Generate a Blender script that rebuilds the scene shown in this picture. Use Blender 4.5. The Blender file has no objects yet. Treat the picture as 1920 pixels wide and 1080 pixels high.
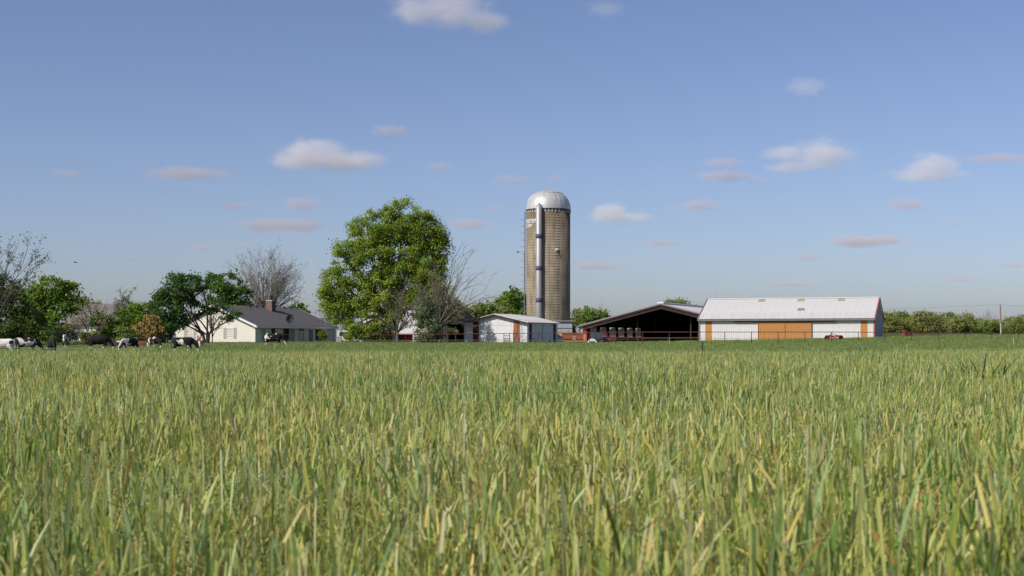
import bpy, math, random
import numpy as np
from mathutils import Vector, Matrix

R = math.radians
random.seed(11)
scene = bpy.context.scene
COL = scene.collection

# ------------------------------------------------------------------ camera
F, YH, ZC = 2637.0, 640.0, 1.35          # focal length in photo pixels, horizon row, eye height
cd = bpy.data.cameras.new('camera'); cam = bpy.data.objects.new('camera', cd); COL.objects.link(cam)
cam.location = (0, 0, ZC); cam.rotation_euler = (R(90), 0, 0)
cd.sensor_width = 36.0; cd.lens = 36.0 * F / 1920.0
cd.shift_y = (YH - 540.0) / 1920.0
cd.clip_start = 0.05; cd.clip_end = 30000
cd.dof.use_dof = True; cd.dof.focus_distance = 110.0; cd.dof.aperture_fstop = 5.6
scene.camera = cam

# ------------------------------------------------------------------ sky and sun
SUN_AZ, SUN_EL = 54.0, 39.0               # degrees left of straight behind the camera, and height
w = bpy.data.worlds.new('World'); scene.world = w; w.use_nodes = True
nt = w.node_tree; bg = nt.nodes['Background']
sky = nt.nodes.new('ShaderNodeTexSky'); sky.sky_type = 'NISHITA'; sky.sun_disc = False
sky.sun_elevation = R(SUN_EL); sky.sun_rotation = R(180 + SUN_AZ)
sky.altitude = 300; sky.air_density = 0.8; sky.dust_density = 1.45; sky.ozone_density = 1.3
tint = nt.nodes.new('ShaderNodeMix'); tint.data_type = 'RGBA'; tint.blend_type = 'MULTIPLY'; tint.inputs[0].default_value = 1.0   # camera white balance on the whole sky
tint.inputs[7].default_value = (1.11, 1.085, 1.25, 1)
nt.links.new(sky.outputs[0], tint.inputs[6]); nt.links.new(tint.outputs[2], bg.inputs[0])
bg.inputs[1].default_value = 0.0735
ld = bpy.data.lights.new('sun', 'SUN'); sun = bpy.data.objects.new('sun', ld); COL.objects.link(sun)
ld.energy = 3.65; ld.angle = R(0.53); ld.color = (1.0, 0.955, 0.88)
to_sun = Vector((-math.sin(R(SUN_AZ)) * math.cos(R(SUN_EL)), -math.cos(R(SUN_AZ)) * math.cos(R(SUN_EL)), math.sin(R(SUN_EL))))
sun.rotation_euler = to_sun.to_track_quat('Z', 'Y').to_euler(); sun.location = (-30, -30, 60)
vs = scene.view_settings
vs.view_transform = 'Standard'; vs.look = 'None'; vs.exposure = 0.35; vs.gamma = 1.0; vs.use_curve_mapping = False
cy = scene.cycles
cy.max_bounces = 8; cy.diffuse_bounces = 3; cy.glossy_bounces = 2; cy.transmission_bounces = 4
cy.transparent_max_bounces = 12; cy.volume_bounces = 3; cy.volume_max_steps = 128

# ------------------------------------------------------------------ terrain height, pixel helpers
def sm(a, b, t):
    t = min(1.0, max(0.0, (t - a) / (b - a))); return t * t * (3 - 2 * t)
def g(x, y):
    z = 0.95 * sm(92, 182, y)
    z += 0.011 * max(0.0, min(y, 330) - 95) * sm(10, 72, x)
    z += 0.05 * math.sin(x * 0.11 + 1.3) * math.sin(y * 0.07) * sm(5, 30, y)
    return z
def P(px, py, Y): return Vector(((px - 960) * Y / F, Y, ZC + (YH - py) * Y / F))
def XP(px, Y): return (px - 960) * Y / F
def zof(py, Y): return ZC + (YH - py) * Y / F
def ground(px, Y): x = XP(px, Y); return Vector((x, Y, g(x, Y)))

# ------------------------------------------------------------------ materials
MATS = {}
def new_mat(name):
    m = bpy.data.materials.new(name); m.use_nodes = True; MATS[name] = m
    return m, m.node_tree, m.node_tree.nodes['Principled BSDF']
def N(t, kind, **kw):
    n = t.nodes.new(kind)
    for k, v in kw.items():
        if k in n.inputs: n.inputs[k].default_value = v
        else: setattr(n, k, v)
    return n
def ramp(t, fac, stops):
    n = t.nodes.new('ShaderNodeValToRGB'); e = n.color_ramp.elements
    while len(e) < len(stops): e.new(0.5)
    for el, (p, c) in zip(e, stops): el.position = p; el.color = (*c, 1) if len(c) == 3 else c
    t.links.new(fac, n.inputs[0]); return n.outputs[0]
def mix(t, a, b, fac, mode='MIX'):
    n = t.nodes.new('ShaderNodeMix'); n.data_type = 'RGBA'; n.blend_type = mode
    for s, v in ((n.inputs[0], fac), (n.inputs[6], a), (n.inputs[7], b)):
        if hasattr(v, 'links'): t.links.new(v, s)
        elif isinstance(v, (int, float)): s.default_value = v
        else: s.default_value = (*v, 1)
    return n.outputs[2]
def mat(name, c, c2=None, rough=0.7, metal=0.0, scale=1.5, stretch=(1, 1, 1), bump=0.0, bscale=20, spec=0.3, fine=0.12):
    """a base colour broken up by two scales of noise, so no surface is flat"""
    m, t, p = new_mat(name)
    tc = N(t, 'ShaderNodeTexCoord'); mp = N(t, 'ShaderNodeMapping'); mp.inputs['Scale'].default_value = stretch
    t.links.new(tc.outputs['Object'], mp.inputs[0])
    n1 = N(t, 'ShaderNodeTexNoise', Scale=scale, Detail=6.0, Roughness=0.65); t.links.new(mp.outputs[0], n1.inputs[0])
    n2 = N(t, 'ShaderNodeTexNoise', Scale=scale * 9, Detail=3.0); t.links.new(mp.outputs[0], n2.inputs[0])
    c2 = c2 or tuple(x * 0.78 for x in c)
    base = ramp(t, n1.outputs[0], [(0.36, c), (0.68, c2)])
    f = ramp(t, n2.outputs[0], [(0.3, (1 - fine,) * 3), (0.7, (1 + fine * 0.3,) * 3)])
    t.links.new(mix(t, base, f, 1.0, 'MULTIPLY'), p.inputs['Base Color'])
    p.inputs['Roughness'].default_value = rough; p.inputs['Metallic'].default_value = metal
    p.inputs['Specular IOR Level'].default_value = spec
    if bump:
        n3 = N(t, 'ShaderNodeTexNoise', Scale=bscale, Detail=4.0); t.links.new(mp.outputs[0], n3.inputs[0])
        b = N(t, 'ShaderNodeBump', Strength=bump, Distance=0.05); t.links.new(n3.outputs[0], b.inputs['Height'])
        t.links.new(b.outputs[0], p.inputs['Normal'])
    return m
def weather(name, dirt, zlo, zhi, amount, streak=(2.2, 2.2, .12)):
    """stains with a shape of their own laid over a material: heavier between zlo and zhi, broken into runs by noise"""
    m = MATS[name]; t = m.node_tree; p = t.nodes['Principled BSDF']; src = p.inputs['Base Color'].links[0].from_socket
    tc = N(t, 'ShaderNodeTexCoord'); mp = N(t, 'ShaderNodeMapping'); mp.inputs['Scale'].default_value = streak; t.links.new(tc.outputs['Object'], mp.inputs[0])
    oi = N(t, 'ShaderNodeObjectInfo'); ad = N(t, 'ShaderNodeVectorMath', operation='ADD'); t.links.new(mp.outputs[0], ad.inputs[0]); t.links.new(oi.outputs['Location'], ad.inputs[1])
    n = N(t, 'ShaderNodeTexNoise', Scale=1.3, Detail=7.0, Roughness=.7); t.links.new(ad.outputs[0], n.inputs[0])
    sx = N(t, 'ShaderNodeSeparateXYZ'); t.links.new(tc.outputs['Object'], sx.inputs[0])
    mr = N(t, 'ShaderNodeMapRange'); t.links.new(sx.outputs[2], mr.inputs[0]); mr.inputs[1].default_value = zhi; mr.inputs[2].default_value = zlo; mr.inputs[3].default_value = .12; mr.inputs[4].default_value = 1.0
    nr = ramp(t, n.outputs[0], [(.42, (0, 0, 0)), (.72, (1, 1, 1))]); ml = N(t, 'ShaderNodeMath', operation='MULTIPLY'); t.links.new(nr, ml.inputs[0]); t.links.new(mr.outputs[0], ml.inputs[1])
    m2 = N(t, 'ShaderNodeMath', operation='MULTIPLY'); t.links.new(ml.outputs[0], m2.inputs[0]); m2.inputs[1].default_value = amount
    t.links.new(mix(t, src, dirt, m2.outputs[0]), p.inputs['Base Color'])
def leaf_mat(name, trans=0.3, rough=0.55, patch=0.0):
    """colour from the mesh's own per-leaf tints, part of the light passing through"""
    m, t, p = new_mat(name)
    a = N(t, 'ShaderNodeAttribute'); a.attribute_name = 'Col'
    col = a.outputs['Color']
    if patch:
        geo = N(t, 'ShaderNodeNewGeometry')
        n = N(t, 'ShaderNodeTexNoise', Scale=0.16, Detail=4.0, Roughness=0.6); t.links.new(geo.outputs['Position'], n.inputs[0])
        tint = ramp(t, n.outputs[0], [(0.32, (1 - patch * 0.7, 1 - patch * 0.1, 1.0)), (0.5, (1, 1, 1)), (0.68, (1 + patch, 1 + patch * 0.55, 1.0))])
        col = mix(t, col, tint, 1.0, 'MULTIPLY')
    t.links.new(col, p.inputs['Base Color'])
    p.inputs['Roughness'].default_value = rough; p.inputs['Specular IOR Level'].default_value = 0.25
    tr = N(t, 'ShaderNodeBsdfTranslucent'); t.links.new(col, tr.inputs[0])
    mx = N(t, 'ShaderNodeMixShader'); mx.inputs[0].default_value = trans
    t.links.new(p.outputs[0], mx.inputs[1]); t.links.new(tr.outputs[0], mx.inputs[2])
    t.links.new(mx.outputs[0], t.nodes['Material Output'].inputs[0])
    return m

leaf_mat('leaf', 0.45); leaf_mat('crop', 0.36, 0.5, 0.2); leaf_mat('pasture', 0.38, 0.6, 0.12)
mat('bark', (0.085, 0.068, 0.052), (0.14, 0.12, 0.1), 0.9, scale=3, stretch=(1, 1, .3))
mat('bark_pale', (0.3, 0.26, 0.225), (0.22, 0.19, 0.16), 0.9, scale=3, stretch=(1, 1, .3))
mat('bark_grey', (0.17, 0.145, 0.12), (0.12, 0.1, 0.085), 0.9, scale=3, stretch=(1, 1, .3))
mat('bark_dark', (0.035, 0.028, 0.024), (0.06, 0.05, 0.04), 0.9, scale=3)
mat('white_metal', (0.66, 0.65, 0.63), (0.58, 0.57, 0.54), 0.45, scale=0.8, stretch=(1, 1, .25), spec=0.4, fine=0.06)
mat('white_roof', (0.585, 0.575, 0.55), (0.52, 0.505, 0.48), 0.42, scale=0.6, spec=0.4, fine=0.06)
mat('shed_roof', (0.78, 0.75, 0.71), (0.6, 0.54, 0.49), 0.5, scale=0.9, spec=0.35)
mat('orange_metal', (0.5, 0.24, 0.075), (0.44, 0.2, 0.06), 0.5, scale=1.2, stretch=(1, 1, .3), fine=0.08)
mat('orange_brown', (0.36, 0.13, 0.065), (0.3, 0.1, 0.05), 0.6)
mat('red_trim', (0.48, 0.11, 0.06), (0.4, 0.1, 0.06), 0.55)
mat('fascia_grey', (0.3, 0.27, 0.26), (0.24, 0.21, 0.2), 0.7)
mat('grey_trim', (0.19, 0.19, 0.19), None, 0.55)
mat('blue_grey_metal', (0.38, 0.37, 0.42), (0.32, 0.315, 0.36), 0.5, stretch=(1, 1, .2))
mat('skylight', (0.42, 0.38, 0.22), (0.36, 0.31, 0.17), 0.4)
mat('house_white', (0.74, 0.69, 0.605), (0.68, 0.63, 0.55), 0.7, scale=0.8)
mat('white_paint', (0.8, 0.79, 0.76), (0.72, 0.71, 0.68), 0.6)
mat('shed_white', (0.72, 0.72, 0.72), (0.6, 0.6, 0.62), 0.65, scale=0.9)
mat('shingle', (0.105, 0.098, 0.097), (0.145, 0.134, 0.13), 0.9, scale=2.5, bump=0.5, bscale=14, fine=0.3)
mat('grey_roof', (0.16, 0.145, 0.145), (0.22, 0.19, 0.18), 0.85, scale=1.5)
mat('brick', (0.23, 0.135, 0.095), (0.16, 0.095, 0.07), 0.85, scale=6, fine=0.3)
mat('glass', (0.018, 0.02, 0.024), (0.03, 0.034, 0.04), 0.08, spec=0.5)
mat('blind', (0.42, 0.42, 0.4), (0.36, 0.36, 0.34), 0.6)
mat('shutter', (0.42, 0.39, 0.34), (0.36, 0.33, 0.29), 0.7)
mat('door_pink', (0.4, 0.3, 0.27), None, 0.6); mat('door_blue', (0.16, 0.2, 0.24), None, 0.6)
mat('black_metal', (0.02, 0.02, 0.022), (0.035, 0.033, 0.032), 0.5)
mat('dish_grey', (0.07, 0.07, 0.075), None, 0.5)
mat('galvanised', (0.45, 0.46, 0.48), (0.36, 0.37, 0.39), 0.45, metal=0.35, scale=1.2, stretch=(1, 1, .3))
mat('chute', (0.4, 0.39, 0.385), (0.32, 0.315, 0.315), 0.45, metal=0.25, stretch=(1, 1, .2))
mat('dome', (0.56, 0.55, 0.53), (0.46, 0.45, 0.43), 0.42, metal=0.25, scale=1.4, stretch=(1, 1, .4), spec=0.5)
mat('blue_band', (0.095, 0.092, 0.18), (0.075, 0.072, 0.14), 0.5)
mat('hoop', (0.22, 0.18, 0.13), (0.3, 0.25, 0.18), 0.7, metal=0.2)
mat('red_paint', (0.42, 0.03, 0.025), (0.3, 0.025, 0.02), 0.6, scale=1.2, stretch=(1, 1, .4))
mat('red_dull', (0.3, 0.035, 0.025), (0.2, 0.03, 0.025), 0.65)
mat('dark_red', (0.13, 0.022, 0.02), (0.08, 0.015, 0.015), 0.75)
mat('fence_red', (0.12, 0.034, 0.026), (0.075, 0.028, 0.022), 0.65, scale=3)
mat('rust', (0.42, 0.13, 0.05), (0.22, 0.07, 0.04), 0.85, scale=3, fine=0.4)
mat('rust_pale', (0.5, 0.28, 0.16), (0.4, 0.14, 0.06), 0.8, scale=4)
mat('old_wood', (0.075, 0.055, 0.045), (0.045, 0.034, 0.03), 0.9, scale=2, stretch=(3, 3, .4))
mat('cream_wood', (0.62, 0.55, 0.45), (0.5, 0.43, 0.34), 0.8)
mat('tank_blue', (0.5, 0.54, 0.6), (0.42, 0.46, 0.52), 0.5)
mat('slate_blue', (0.075, 0.1, 0.12), (0.055, 0.07, 0.085), 0.55)
mat('concrete', (0.42, 0.41, 0.4), (0.34, 0.33, 0.32), 0.85, scale=1.2)
mat('concrete_blue', (0.42, 0.43, 0.48), (0.34, 0.35, 0.4), 0.8)
mat('tan_panel', (0.5, 0.43, 0.28), (0.42, 0.36, 0.24), 0.75)
mat('rubber', (0.018, 0.018, 0.018), (0.03, 0.028, 0.026), 0.85)
mat('pole_wood', (0.28, 0.19, 0.14), (0.2, 0.14, 0.11), 0.85, scale=3, stretch=(3, 3, .3))
mat('pole_pale', (0.45, 0.4, 0.36), (0.35, 0.31, 0.28), 0.85)
mat('wire_white', (0.5, 0.53, 0.48), None, 0.6); mat('wire_dark', (0.12, 0.12, 0.12), None, 0.6)
mat('post_white', (0.6, 0.58, 0.53), None, 0.7)
mat('post_dark', (0.03, 0.035, 0.03), (0.05, 0.05, 0.04), 0.7)
mat('bird_dark', (0.03, 0.03, 0.032), None, 0.8)
mat('dirt_floor', (0.12, 0.09, 0.07), (0.08, 0.06, 0.05), 0.95)
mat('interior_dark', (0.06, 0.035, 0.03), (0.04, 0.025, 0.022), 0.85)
weather('white_metal', (.3, .22, .14), .3, 1.6, .75); weather('orange_metal', (.2, .1, .05), .2, 1.4, .6); weather('white_roof', (.36, .25, .18), 0.0, 2.5, .45)
weather('shed_white', (.3, .24, .18), .1, 1.5, .7); weather('shed_roof', (.36, .22, .14), 0, 2.0, .5); weather('house_white', (.4, .35, .26), .0, .9, .5); weather('galvanised', (.2, .12, .08), 0, 3, .4); weather('chute', (.2, .14, .1), 0, 14, .45)
def curtain_mat():
    m, t, p = new_mat('curtain')
    p.inputs['Base Color'].default_value = (0.7, 0.64, 0.62, 1); p.inputs['Roughness'].default_value = 0.7
    tr = N(t, 'ShaderNodeBsdfTranslucent'); tr.inputs[0].default_value = (0.72, 0.62, 0.6, 1)
    mx = N(t, 'ShaderNodeMixShader'); mx.inputs[0].default_value = 0.75
    t.links.new(p.outputs[0], mx.inputs[1]); t.links.new(tr.outputs[0], mx.inputs[2])
    t.links.new(mx.outputs[0], t.nodes['Material Output'].inputs[0])
curtain_mat()
def stave_mat():
    m, t, p = new_mat('silo_stave')
    tc = N(t, 'ShaderNodeTexCoord')
    mp = N(t, 'ShaderNodeMapping'); mp.inputs['Scale'].default_value = (1.5, 1.5, .13); t.links.new(tc.outputs['Object'], mp.inputs[0])
    streak = N(t, 'ShaderNodeTexNoise', Scale=1.6, Detail=8.0, Roughness=0.7); t.links.new(mp.outputs[0], streak.inputs[0])
    blot = N(t, 'ShaderNodeTexNoise', Scale=0.5, Detail=5.0); t.links.new(tc.outputs['Object'], blot.inputs[0])
    base = ramp(t, streak.outputs[0], [(0.32, (0.135, 0.11, 0.078)), (0.48, (0.265, 0.225, 0.165)), (0.7, (0.385, 0.332, 0.255))])
    b2 = ramp(t, blot.outputs[0], [(0.35, (0.72, 0.7, 0.62)), (0.6, (1.05, 1.03, 1))])
    col = mix(t, base, b2, 1.0, 'MULTIPLY')
    sx = N(t, 'ShaderNodeSeparateXYZ'); t.links.new(tc.outputs['Object'], sx.inputs[0])
    at = N(t, 'ShaderNodeMath', operation='ARCTAN2'); t.links.new(sx.outputs[0], at.inputs[0]); t.links.new(sx.outputs[1], at.inputs[1])
    ms = N(t, 'ShaderNodeMath', operation='MULTIPLY'); t.links.new(at.outputs[0], ms.inputs[0]); ms.inputs[1].default_value = 66 / (2 * math.pi)
    fr = N(t, 'ShaderNodeMath', operation='FRACT'); t.links.new(ms.outputs[0], fr.inputs[0])
    seam = ramp(t, fr.outputs[0], [(0.0, (0.62, 0.6, 0.56)), (0.12, (1, 1, 1)), (0.88, (1, 1, 1)), (1.0, (0.62, 0.6, 0.56))])
    col = mix(t, col, seam, 0.8, 'MULTIPLY')
    # old wash and mould under the rim
    zr = N(t, 'ShaderNodeMapRange'); t.links.new(sx.outputs[2], zr.inputs[0])
    zr.inputs[1].default_value = 13.5; zr.inputs[2].default_value = 18.4
    mz = N(t, 'ShaderNodeMath', operation='MULTIPLY'); t.links.new(zr.outputs[0], mz.inputs[0]); t.links.new(streak.outputs[0], mz.inputs[1])
    col = mix(t, col, (0.085, 0.062, 0.03), mz.outputs[0])
    t.links.new(col, p.inputs['Base Color']); p.inputs['Roughness'].default_value = 0.92
    p.inputs['Specular IOR Level'].default_value = 0.15
stave_mat()
def soil_mat():
    m, t, p = new_mat('soil')
    tc = N(t, 'ShaderNodeTexCoord')
    a = N(t, 'ShaderNodeTexNoise', Scale=0.12, Detail=8.0, Roughness=0.7); t.links.new(tc.outputs['Object'], a.inputs[0])
    b = N(t, 'ShaderNodeTexNoise', Scale=9.0, Detail=6.0); t.links.new(tc.outputs['Object'], b.inputs[0])
    sx = N(t, 'ShaderNodeSeparateXYZ'); t.links.new(tc.outputs['Object'], sx.inputs[0])
    green = ramp(t, a.outputs[0], [(0.3, (0.045, 0.075, 0.022)), (0.7, (0.085, 0.105, 0.032))])
    straw = ramp(t, b.outputs[0], [(0.3, (0.05, 0.042, 0.022)), (0.7, (0.16, 0.13, 0.06))])
    mr = N(t, 'ShaderNodeMapRange'); t.links.new(sx.outputs[1], mr.inputs[0]); mr.inputs[1].default_value = 63; mr.inputs[2].default_value = 71
    t.links.new(mix(t, straw, green, mr.outputs[0]), p.inputs['Base Color']); p.inputs['Roughness'].default_value = 0.95
    p.inputs['Specular IOR Level'].default_value = 0.1
soil_mat()

# ------------------------------------------------------------------ mesh builder
class MB:
    def __init__(s): s.v = []; s.f = []
    def add(s, vs, fs):
        o = len(s.v); s.v += [tuple(v) for v in vs]; s.f += [tuple(i + o for i in f) for f in fs]; return s
    def box(s, x0, x1, y0, y1, z0, z1):
        return s.add([(x0, y0, z0), (x1, y0, z0), (x1, y1, z0), (x0, y1, z0), (x0, y0, z1), (x1, y0, z1), (x1, y1, z1), (x0, y1, z1)],
                     [(3, 2, 1, 0), (4, 5, 6, 7), (0, 1, 5, 4), (1, 2, 6, 5), (2, 3, 7, 6), (3, 0, 4, 7)])
    def quad(s, a, b, c, d): return s.add([a, b, c, d], [(0, 1, 2, 3)])
    def slab(s, a, b, c, d, n):
        """a plate: four corners plus a thickness vector"""
        q = [Vector(v) for v in (a, b, c, d)]; n = Vector(n)
        return s.add(q + [v + n for v in q], [(3, 2, 1, 0), (4, 5, 6, 7), (0, 1, 5, 4), (1, 2, 6, 5), (2, 3, 7, 6), (3, 0, 4, 7)])
    def prism(s, poly, ext):
        """a flat polygon of 3-D points pushed along ext"""
        n = len(poly); e = Vector(ext); p = [Vector(v) for v in poly]
        return s.add(p + [v + e for v in p], [tuple(range(n - 1, -1, -1)), tuple(range(n, 2 * n))] + [(i, (i + 1) % n, n + (i + 1) % n, n + i) for i in range(n)])
    def tube(s, pts, rad, k=6, cap=True):
        pts = [Vector(p) for p in pts]; n = len(pts)
        if not hasattr(rad, '__len__'): rad = [rad] * n
        vs = []; fs = []
        for i, p in enumerate(pts):
            d = (pts[min(i + 1, n - 1)] - pts[max(i - 1, 0)])
            d = d.normalized() if d.length > 1e-9 else Vector((0, 0, 1))
            a = d.cross(Vector((0, 0, 1)) if abs(d.z) < 0.9 else Vector((1, 0, 0))).normalized(); b = d.cross(a)
            for j in range(k):
                t = 2 * math.pi * j / k; vs.append(p + (a * math.cos(t) + b * math.sin(t)) * rad[i])
        for i in range(n - 1):
            for j in range(k):
                q = (j + 1) % k; fs.append((i * k + j, i * k + q, (i + 1) * k + q, (i + 1) * k + j))
        if cap: fs.append(tuple(range(k - 1, -1, -1))); fs.append(tuple((n - 1) * k + j for j in range(k)))
        return s.add(vs, fs)
    def lathe(s, prof, k=32, a0=0.0, a1=2 * math.pi, c=(0, 0)):
        full = abs(a1 - a0 - 2 * math.pi) < 1e-6; m = k if full else k + 1; vs = []; fs = []
        for r, z in prof:
            for j in range(m):
                t = a0 + (a1 - a0) * j / k; vs.append((c[0] + r * math.cos(t), c[1] + r * math.sin(t), z))
        for i in range(len(prof) - 1):
            for j in range(k):
                q = (j + 1) % m; fs.append((i * m + j, i * m + q, (i + 1) * m + q, (i + 1) * m + j))
        return s.add(vs, fs)
    def mesh(s, name, m, smooth=False):
        me = bpy.data.meshes.new(name); me.from_pydata(s.v, [], s.f); me.update()
        if m: me.materials.append(MATS[m])
        if smooth: me.polygons.foreach_set('use_smooth', [True] * len(me.polygons))
        return me
    def build(s, name, m, parent=None, smooth=False, loc=None):
        return put(name, s.mesh(name, m, smooth), parent, loc)
def put(name, me, parent=None, loc=None, rot=None):
    o = bpy.data.objects.new(name, me); COL.objects.link(o)
    if parent: o.parent = parent
    if loc is not None: o.location = loc
    if rot is not None: o.rotation_euler = rot
    return o
def tag(o, label=None, cat=None, group=None, kind=None):
    if label: o['label'] = label
    if cat: o['category'] = cat
    if group: o['group'] = group
    if kind: o['kind'] = kind
    return o
def thing(name, label, cat, loc=(0, 0, 0), rz=0.0, group=None):
    o = bpy.data.objects.new(name, None); COL.objects.link(o)
    o.location = loc; o.rotation_euler = (0, 0, rz); o.empty_display_size = 0.3
    return tag(o, label, cat, group)
def B(name, m, parent, *b): return MB().box(*b).build(name, m, parent)

# ------------------------------------------------------------------ ground
def make_ground():
    xs = sorted(set([-4000, -1500, -700, -400] + list(range(-240, 241, 6)) + [400, 700, 1500, 4000]))
    ys = sorted(set([-400, -100, -30] + list(range(-12, 360, 5)) + [400, 500, 700, 1200, 2500, 5000]))
    vs = [(x, y, g(x, y)) for y in ys for x in xs]; nx = len(xs)
    fs = [(j * nx + i, j * nx + i + 1, (j + 1) * nx + i + 1, (j + 1) * nx + i) for j in range(len(ys) - 1) for i in range(nx - 1)]
    me = bpy.data.meshes.new('ground'); me.from_pydata(vs, [], fs); me.materials.append(MATS['soil'])
    me.polygons.foreach_set('use_smooth', [True] * len(fs))
    tag(put('ground', me), 'field and pasture soil under the crop reaching to the horizon', kind='structure')
make_ground()

# ------------------------------------------------------------------ grass (uncountable: stuff)
rng = np.random.default_rng(5)
def blade_mesh(name, blades, m):
    """blades: list of (points, widths, side vector, colour at foot, colour at tip)"""
    V = []; Fc = []; C = []
    for pts, wd, side, c0, c1 in blades:
        o = len(V); n = len(pts)
        for i, (p, wv) in enumerate(zip(pts, wd)):
            t = i / (n - 1); c = tuple(c0[k] * (1 - t) + c1[k] * t for k in range(3))
            V.append(p - side * wv); V.append(p + side * wv); C += [c, c]
        for i in range(n - 1): Fc.append((o + 2 * i, o + 2 * i + 1, o + 2 * i + 3, o + 2 * i + 2))
    me = bpy.data.meshes.new(name); me.from_pydata([tuple(v) for v in V], [], Fc)
    ca = me.attributes.new('Col', 'FLOAT_COLOR', 'POINT')
    ca.data.foreach_set('color', np.array([(*c, 1) for c in C], dtype=np.float32).ravel())
    me.materials.append(MATS[m]); return me
def jit(c, a=0.25):
    k = 1 + random.uniform(-a, a); h = random.uniform(-a, a) * 0.35
    return (max(0.003, c[0] * k * (1 + h)), max(0.003, c[1] * k), max(0.003, c[2] * k * (1 - h)))
SAGE = (0.41, 0.445, 0.13); GREEN = (0.14, 0.235, 0.04); BLUEG = (0.235, 0.33, 0.13); STRAW = (0.6, 0.49, 0.16); YGRN = (0.36, 0.4, 0.065); RUSTY = (0.46, 0.24, 0.08); PALE = (0.55, 0.53, 0.28)
def crop_patch(name, size, kind):
    bl = []; U = random.uniform; lush = kind == 'lush'
    def ribbon(p0, d, L, w0, c0, c1, bend, n=4, tip=0.3, kink=0.0):
        a = U(0, 2 * math.pi); side = Vector((math.cos(a), math.sin(a), 0)); p = p0.copy(); d = d.normalized(); pts = [p.copy()]; ws = [w0 * 0.9]
        for i in range(1, n):
            p = p + d * (L / (n - 1)); pts.append(p.copy()); ws.append(w0 * (1 - (1 - tip) * (i / (n - 1)) ** 2))
            d = (d + Vector((bend[0], bend[1], bend[2])) / n).normalized()
            if kink and i == n - 2: d = (d + Vector((math.cos(a + 1.57), math.sin(a + 1.57), -1.2)) * kink).normalized()
        bl.append((pts, ws, side, c0, c1))
    for i in range({'lush': 36, 'normal': 44, 'straw': 28}[kind]):     # upright stems, many bitten off square
        x, y = U(-.5, .5) * size, U(-.5, .5) * size; h = random.triangular(.4, .99, .74)
        lean = Vector((random.gauss(0, .06), random.gauss(0, .06), 1))
        top = jit(random.choice([GREEN, BLUEG, BLUEG, SAGE]) if lush else random.choice([SAGE, SAGE, SAGE, SAGE, BLUEG, YGRN, PALE, PALE]))
        ribbon(Vector((x, y, 0)), lean, h, U(.0026, .0056), jit(random.choice([YGRN, STRAW, SAGE])), top, (random.gauss(0, .07), random.gauss(0, .07), 0), 4, .85, random.choice([0, 0, 0, 0, .9, 1.6]))
        for k in range(random.choice([1, 1, 2, 2, 3])):                  # leaves leaving the stem
            hz = h * U(.4, .99); b = Vector((x, y, 0)) + lean * hz; az = U(0, 6.283); up = U(1.8, 9.0)
            d = Vector((math.cos(az), math.sin(az), up)); L = U(.05, .19) * (1.3 if lush else 1)
            col = jit(random.choice([GREEN, GREEN, BLUEG]) if lush else random.choice([SAGE, SAGE, SAGE, GREEN, BLUEG, YGRN]))
            ribbon(b, d, L, U(.0034, .0074), col, jit(col, .15), (math.cos(az) * .25, math.sin(az) * .25, -U(.0, .6) * random.choice([.3, .3, 1, 2.2])), 4, .35)
    for i in range({'lush': 26, 'normal': 72, 'straw': 105}[kind]):       # yellowed lower leaves and broken straw
        x, y = U(-.5, .5) * size, U(-.5, .5) * size; az = U(0, 6.283); up = random.choice([U(-.1, .3), U(.5, 2.5), U(.8, 4)])
        col = jit(random.choice([STRAW, YGRN, YGRN, SAGE, SAGE, RUSTY, PALE]) if kind != 'straw' else random.choice([STRAW, STRAW, YGRN, RUSTY, PALE]))
        ribbon(Vector((x, y, U(.1, .68))), Vector((math.cos(az), math.sin(az), up)), U(.07, .27), U(.003, .0075), col, jit(col, .2), (0, 0, -U(0, .9)), 3, .35)
    for i in range({'lush': 30, 'normal': 70, 'straw': 60}[kind]):        # chewed leaf ends and broken tips at the top of the stand
        x, y = U(-.5, .5) * size, U(-.5, .5) * size; az = U(0, 6.283); up = random.choice([U(-.4, .6), U(.6, 3), U(2, 8)]); col = jit(random.choice([SAGE, SAGE, PALE, BLUEG, GREEN, STRAW]))
        ribbon(Vector((x, y, U(.42, .84))), Vector((math.cos(az), math.sin(az), up)), U(.03, .12), U(.003, .0066), col, jit(col, .2), (0, 0, -U(0, .6)), 3, .5)
    return blade_mesh(name, bl, 'crop')
def pasture_patch(name, size, dens=230):
    bl = []; U = random.uniform
    for i in range(dens):
        x, y = U(-.5, .5) * size, U(-.5, .5) * size; az = U(0, 6.283); h = random.triangular(.1, .5, .26)
        side = Vector((math.cos(az + 1.57), math.sin(az + 1.57), 0)); wv = U(.006, .014)
        p0 = Vector((x, y, 0)); d = Vector((math.cos(az) * .35, math.sin(az) * .35, 1)) * h
        c = jit(random.choice([(.235, .315, .095), (.285, .345, .1), (.33, .37, .12), (.2, .285, .08)]))
        bl.append(([p0, p0 + d * .6, p0 + d + Vector((math.cos(az), math.sin(az), -.3)) * h * .15], [wv, wv * .8, wv * .1], side, c, jit(c, .2)))
    return blade_mesh(name, bl, 'pasture')
def lownoise(x, y, s, k):
    return (math.sin(x * s + k) * math.cos(y * s * 1.13 + 2 * k) + math.sin((x + y) * s * .57 + 3.1 * k) + math.sin((x - 1.7 * y) * s * .31 + k * 5)) / 3
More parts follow.
